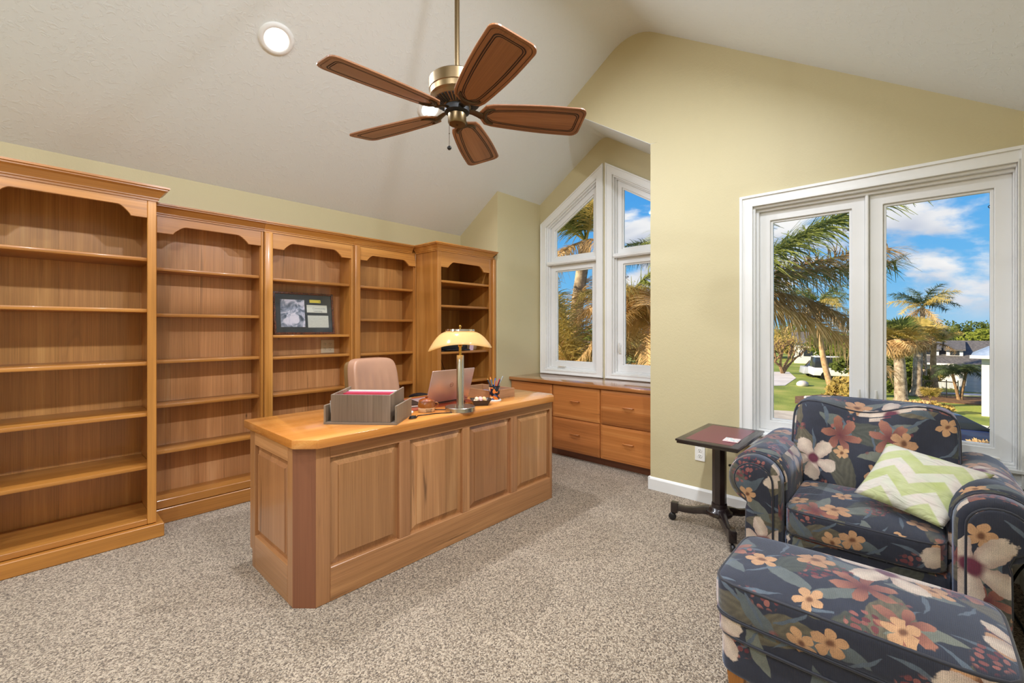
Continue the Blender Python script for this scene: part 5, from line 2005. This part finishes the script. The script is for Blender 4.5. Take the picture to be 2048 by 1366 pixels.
rt = [(1548, 64, 7.5, 5.0, GYL), (1592, 84, 9.0, 6, GL), (1640, 62, 7.4, 5, GD), (1668, 48, 6.2, 3.6, GL), (1700, 41, 6.0, 2.8, GL), (1714, 34, 4.6, 2.2, GD), (1745, 50, 6.4, 4.0, GD),
      (1778, 62, 7.4, 4.5, GL), (1815, 78, 8.4, 5.5, GD), (1868, 66, 7.2, 4.5, GL), (1912, 78, 8.0, 5, GD), (1950, 60, 6.4, 4, GL), (1990, 74, 8.2, 5, GD), (2045, 62, 7.0, 5, GL),
      (1500, 80, 8.6, 5.5, GD), (1440, 66, 7.6, 5, GL), (1310, 52, 6.6, 4.4, GL), (1250, 42, 5.8, 3.6, GYL), (1190, 54, 6.4, 4, GL), (1130, 44, 5.8, 3.6, GD), (1075, 54, 6, 4.4, GL)]
wds = ['yellowing', 'tall', 'dark', 'bright green', 'sunlit green', 'small dark', 'broad dark', 'spreading green', 'shaded', 'wide sunlit', 'rounded dark', 'airy green', 'distant dark', 'distant green', 'hidden dark', 'hidden green', 'leafy', 'golden', 'pale green', 'deep green', 'far green']
for k, (px, D, h, r, m) in enumerate(rt):
    h = h * (.64 if D > 45 else .70)
    r = r * .8
    tree(wds[k] + ' tree standing %s in the row behind the lawns' % ('far off' if D > 50 else 'midway'), at(px, D, GZ), h, r, m, 1500, .24 if D > 45 else .17, 100 + k)
for k, (px, D, h, r, m, lb, low) in enumerate(((1782, 29.5, 2.6, 1.5, GL, 'bright green broad-leaved bush behind the stout fan palm', 0),
                                            (1764, 30.5, 2.8, 1.6, GD, 'dark green bush left of the bright broad-leaved bush', 0),
                                            (1812, 29.5, 2.2, 1.2, GL, 'green bush between the two fan palm trunks', 0),
                                            (1856, 29.6, 1.7, .8, GYL, 'yellow-green bush behind the black fence', 0),
                                            (1838, 30.5, 1.5, .9, GL, 'low green bush at the foot of the black fence', 0),
                                            (1692, 24.5, 1.5, 1.1, GYL, 'golden ornamental bush near the road edge', 0),
                                            (1707, 27.5, 2.2, 1.2, GYL, 'straggly golden bush beside the white van', 0),
                                            (1826, 22.5, .55, .55, PD, 'dry tan grass clump beside the stout fan palm', 0),
                                            (1882, 22.3, .45, .6, GYL, 'dry yellow clump beside the sapling', 0),
                                            (1975, 13.3, .85, .42, PD, 'bare brown shrub beside the parked car', 0),
                                            (1176, 12.5, 1.5, 1.0, GYL, 'golden shrub on the ground behind the left peaked window', 0),
                                            (1290, 9.5, 1.9, 1.0, PD, 'dry brown shrub low behind the right peaked window', 0),
                                            (1250, 10.5, 1.7, .9, GD, 'dark shrub low behind the right peaked window', 0))):
    tree(lb, at(px, D, GZ), h, r, m, 900, .10 if D < 15 else .13, 300 + k, name='bush', cat='bush', trunk=True, low=low)

# bare branching tree in the left pane
bt = thing('bare_tree', 'bare spreading tree with few yellow leaves by the driveway', 'tree', tuple(at(1565, 42, GZ)))
rg = random.Random(8)
q = MB()
tips = []


def branch(p, d, L, r, depth):
    e = p + d * L
    q.tube([p, p.lerp(e, .5) + Vector((rg.uniform(-.1, .1), rg.uniform(-.1, .1), .08)) * L, e], [r, r * .8, r * .6], 5)
    tips.append(e)
    if depth:
        for _ in range(3):
            d2 = (d + Vector((rg.uniform(-1, 1), rg.uniform(-1, 1), rg.uniform(-.15, .75)))).normalized()
            branch(e, d2, L * .68, r * .58, depth - 1)


b0 = at(1565, 42, GZ)
for k in range(4):
    branch(b0, (RIGHT * (-.8 + .55 * k) + FWD * rg.uniform(-.5, .5) + Vector((0, 0, 1.0))).normalized(), 1.5, .16, 3)
q.build('branches', BARK, bt)
leafcloud([(p, .5) for p in tips[40:]], 700, .09, rg).build('foliage', GYL, bt)

# low rock and white edging stones across the road
q = MB().ball((0, 0, 0), .5, 10, 6, Matrix.Translation(at(1605, 33, GZ + .12)), (1.2, .8, .55))
tag(q.build('rock', DRIVEM, None, smooth=60), 'pale rock lying on the lawn in the left pane', 'rock')
for k in range(16):
    p = at(1612 + k * 3.7, 26.9 + .02 * k, GZ + .07)
    q = MB().ball((0, 0, 0), .13, 7, 5, Matrix.Translation(p), (1, .9, .8))
    tag(q.build('edging_stone', DRIVEM, None, smooth=60), 'small white edging stone in the row bordering the bed by the road', 'stone', 'white edging stones along the bed')


# ---- houses, fence, vehicles
def frame(px, D):
    """local axes: x to the right in the photograph, y away from it"""
    p = at(px, D, GZ)
    return Matrix.Translation(p) @ Matrix.Rotation(AZR, 4, 'Z')


SHG2 = mott('dark_shingles', lin(74, 72, 74), lin(118, 114, 112), 8)
HWALL = mat('white_house_wall', lin(212, 212, 214), .7)
MROOF = mott('blue_metal_roof', lin(128, 148, 178), lin(170, 186, 208), 2, .4)
HTRIM = mat('white_house_trim', lin(238, 236, 230), .6)
PANE = mat('dark_window_pane', lin(44, 50, 60), .1)
hs = thing('house', 'white house with dark shingle roof and two dormers behind the palms', 'house', tuple(at(1918, 30.5, GZ)), rz=face(1918))
hs.scale = (1.13, 1.13, .90)
hb = lambda q, n, m, par=hs, **k: q.build(n, m, par, world=False, **k)
hb(MB().box(-1.7, 5.5, .6, 9, 0, 2.0), 'wall', HWALL)
hb(MB().box(.0, 5.5, -.6, .62, 0, 1.85), 'garage_wall', HWALL)
for k in range(7):
    hb(MB().box(.0, 5.5, -.62, -.6, .02 + k * .26, .26 + k * .26), 'siding_board', HWALL, None or hs)
q = MB().prism([(-.0, 2.0), (4.6, 3.75), (9.4, 2.0), (9.4, 1.9), (4.6, 3.62), (-.0, 1.9)], -2.0, 5.8, 'x')
hb(q, 'roof', SHG2)
q = MB().add([(-.2, -.9, 1.85), (5.8, -.9, 1.85), (5.8, 1.6, 2.75), (1.0, 1.6, 2.75), (-.2, .0, 2.0), (-.2, -.9, 1.75), (5.8, -.9, 1.75), (5.8, 1.6, 2.6), (1.0, 1.6, 2.6), (-.2, .0, 1.9)],
             [(0, 1, 2, 3, 4), (5, 9, 8, 7, 6), (0, 5, 6, 1), (1, 6, 7, 2), (2, 7, 8, 3), (3, 8, 9, 4), (4, 9, 5, 0)])
hb(q, 'lower_roof', SHG2)
hb(MB().box(-.22, 5.8, -.95, -.9, 1.74, 1.88), 'fascia', HTRIM)
hb(MB().box(-2.02, -.22, -.05, 0, 1.9, 2.04), 'fascia', HTRIM)
for x in (-1.30, -.20):
    d_ = hb(MB().box(x - .38, x + .38, 1.5, 3.4, 2.5, 3.05), 'dormer', HTRIM)
    MB().add([(x - .5, 1.3, 3.0), (x + .5, 1.3, 3.0), (x + .5, 4.2, 3.62), (x - .5, 4.2, 3.62), (x - .5, 1.3, 3.1), (x + .5, 1.3, 3.1), (x + .5, 4.2, 3.72), (x - .5, 4.2, 3.72)],
             [(0, 3, 2, 1), (4, 5, 6, 7), (0, 1, 5, 4), (2, 3, 7, 6), (1, 2, 6, 5), (0, 4, 7, 3)]).build('dormer_roof', SHG2, d_, world=False)
    for xx in (-.11, .11):
        MB().box(x + xx - .10, x + xx + .10, 1.47, 1.50, 2.62, 2.96).build('dormer_window', PANE, d_, world=False)
pv = thing('outbuilding', 'pale outbuilding with a blue-grey metal roof at the window edge', 'house', tuple(at(1978, 21, GZ)), rz=face(1978))
MB().box(-.25, 4, .5, 4.5, 0, 2.85).build('wall', HWALL, pv, world=False)
MB().add([(-.62, .0, 2.95), (4.6, .0, 2.95), (4.6, 5.0, 2.95), (-.62, 5.0, 2.95), (1.7, 2.5, 4.4), (2.4, 2.5, 4.4), (-.62, .0, 2.85), (4.6, .0, 2.85), (4.6, 5.0, 2.85), (-.62, 5.0, 2.85)],
         [(0, 1, 5, 4), (1, 2, 5), (2, 3, 4, 5), (3, 0, 4), (6, 9, 8, 7), (0, 6, 7, 1), (1, 7, 8, 2), (2, 8, 9, 3), (3, 9, 6, 0)]).build('roof', MROOF, pv, world=False)
MB().box(-.64, 4.62, -.04, .0, 2.83, 2.98).build('fascia', HTRIM, pv, world=False)
for nm, px, D, w_, d2, h_, lb in (('house', 1617, 54, 3, 3, 2.6, 'small far white house half hidden behind the bare tree'), ('house', 1150, 34, 5, 4, 2.0, 'far white house low behind the left peaked window')):
    f_ = thing(nm, lb, 'house', tuple(at(px, D, GZ)), rz=face(px))
    MB().box(-w_ / 2, w_ / 2, 0, d2, 0, h_).build('wall', HWALL, f_, world=False)
    MB().prism([(-.4, h_ - .1), (d2 / 2, h_ + 1.3), (d2 + .4, h_ - .1)], -w_ / 2 - .3, w_ / 2 + .3, 'x').build('roof', SHG2, f_, world=False)
    MB().box(-.5, .5, -.02, 0, .9, 1.9).build('window', PANE, f_, world=False)
fe = thing('picket_fence', 'black metal picket fence before the house and bushes', 'fence', tuple(at(1848, 27.6, GZ)), rz=face(1848))
for z in (.25, 1.0):
    MB().box(0, 1.5, -.02, .02, z, z + .05).build('rail', BLACK, fe, world=False)
for k in range(4):
    MB().box(k * .5 - .025, k * .5 + .025, -.03, .03, 0, 1.15).build('post', BLACK, fe, world=False)
q = MB()
for k in range(22):
    q.box(k * .071 - .007, k * .071 + .007, -.01, .01, .05, 1.08)
q.build('pickets', BLACK, fe, world=False)['kind'] = 'stuff'


def vehicle(name, label, px, D, paintm, L_, prof_, roofprof, wr, wid):
    v_ = thing(name, label, 'car', tuple(at(px, D, GZ)), rz=face(px) + .25)
    q = MB().prism(prof_, -wid / 2, wid / 2, 'y')
    q.build('body', paintm, v_, world=False, bevel=.04, seg=3)
    q = MB().prism(roofprof, -wid / 2 + .09, wid / 2 - .09, 'y')
    cb_ = q.build('cabin', PANE, v_, world=False, bevel=.04, seg=3)
    xs = [p[0] for p in roofprof]
    zt_ = max(p[1] for p in roofprof)
    tops = [p[0] for p in roofprof if p[1] > zt_ - .02]
    MB().box(min(tops) - .02, max(tops) + .02, -wid / 2 + .1, wid / 2 - .1, zt_ - .03, zt_ + .02).build('roof', paintm, v_, world=False, bevel=.015, seg=2)
    for x in (-L_ * .31, L_ * .31):
        for y in (-wid / 2 + .08, wid / 2 - .08):
            w_ = MB().lathe([(.0, -.09), (wr * .6, -.09), (wr * .92, -.10), (wr, -.06), (wr, .06), (wr * .92, .10), (wr * .6, .09), (.0, .09)], 22, Matrix.Translation((x, y, wr)) @ Matrix.Rotation(R(90), 4, 'X'), cap=False).build('wheel', BLACK, v_, world=False, smooth=40)
            MB().lathe([(.0, -.105), (wr * .55, -.10), (wr * .6, -.085)], 14, Matrix.Translation((x, y, wr)) @ Matrix.Rotation(R(90), 4, 'X'), cap=False).build('hubcap', CHROME, w_, world=False)
    return v_


NAVY = mat('navy_car_paint', lin(46, 54, 84), .15, Coat_Weight=1.0)
WPAINT = mat('white_car_paint', lin(238, 238, 238), .25)
GPAINT = mat('silver_car_paint', lin(170, 176, 186), .25)
vehicle('car', 'dark blue parked car half hidden behind the armchair back', 1872, 15.4, NAVY, 4.2,
        [(-2.1, .3), (2.1, .3), (2.12, .62), (1.95, .82), (1.0, .95), (-1.7, .98), (-2.08, .85)], [(-1.65, .96), (1.25, .94), (.45, 1.40), (-1.0, 1.42)], .32, 1.75)
vehicle('van', 'white van parked in the far drive behind the golden bush', 1686, 37, WPAINT, 4.6,
        [(-2.3, .35), (2.3, .35), (2.3, 1.0), (-2.3, 1.0)], [(-2.2, .99), (2.1, .99), (1.9, 1.9), (-2.1, 1.9)], .36, 1.9)
vehicle('car', 'silver car parked beyond the leaning palm', 1655, 39, GPAINT, 4.0,
        [(-2.0, .3), (2.0, .3), (2.0, .75), (1.2, .9), (-1.9, .9)], [(-1.6, .89), (1.1, .89), (.4, 1.42), (-1.2, 1.42)], .32, 1.7)
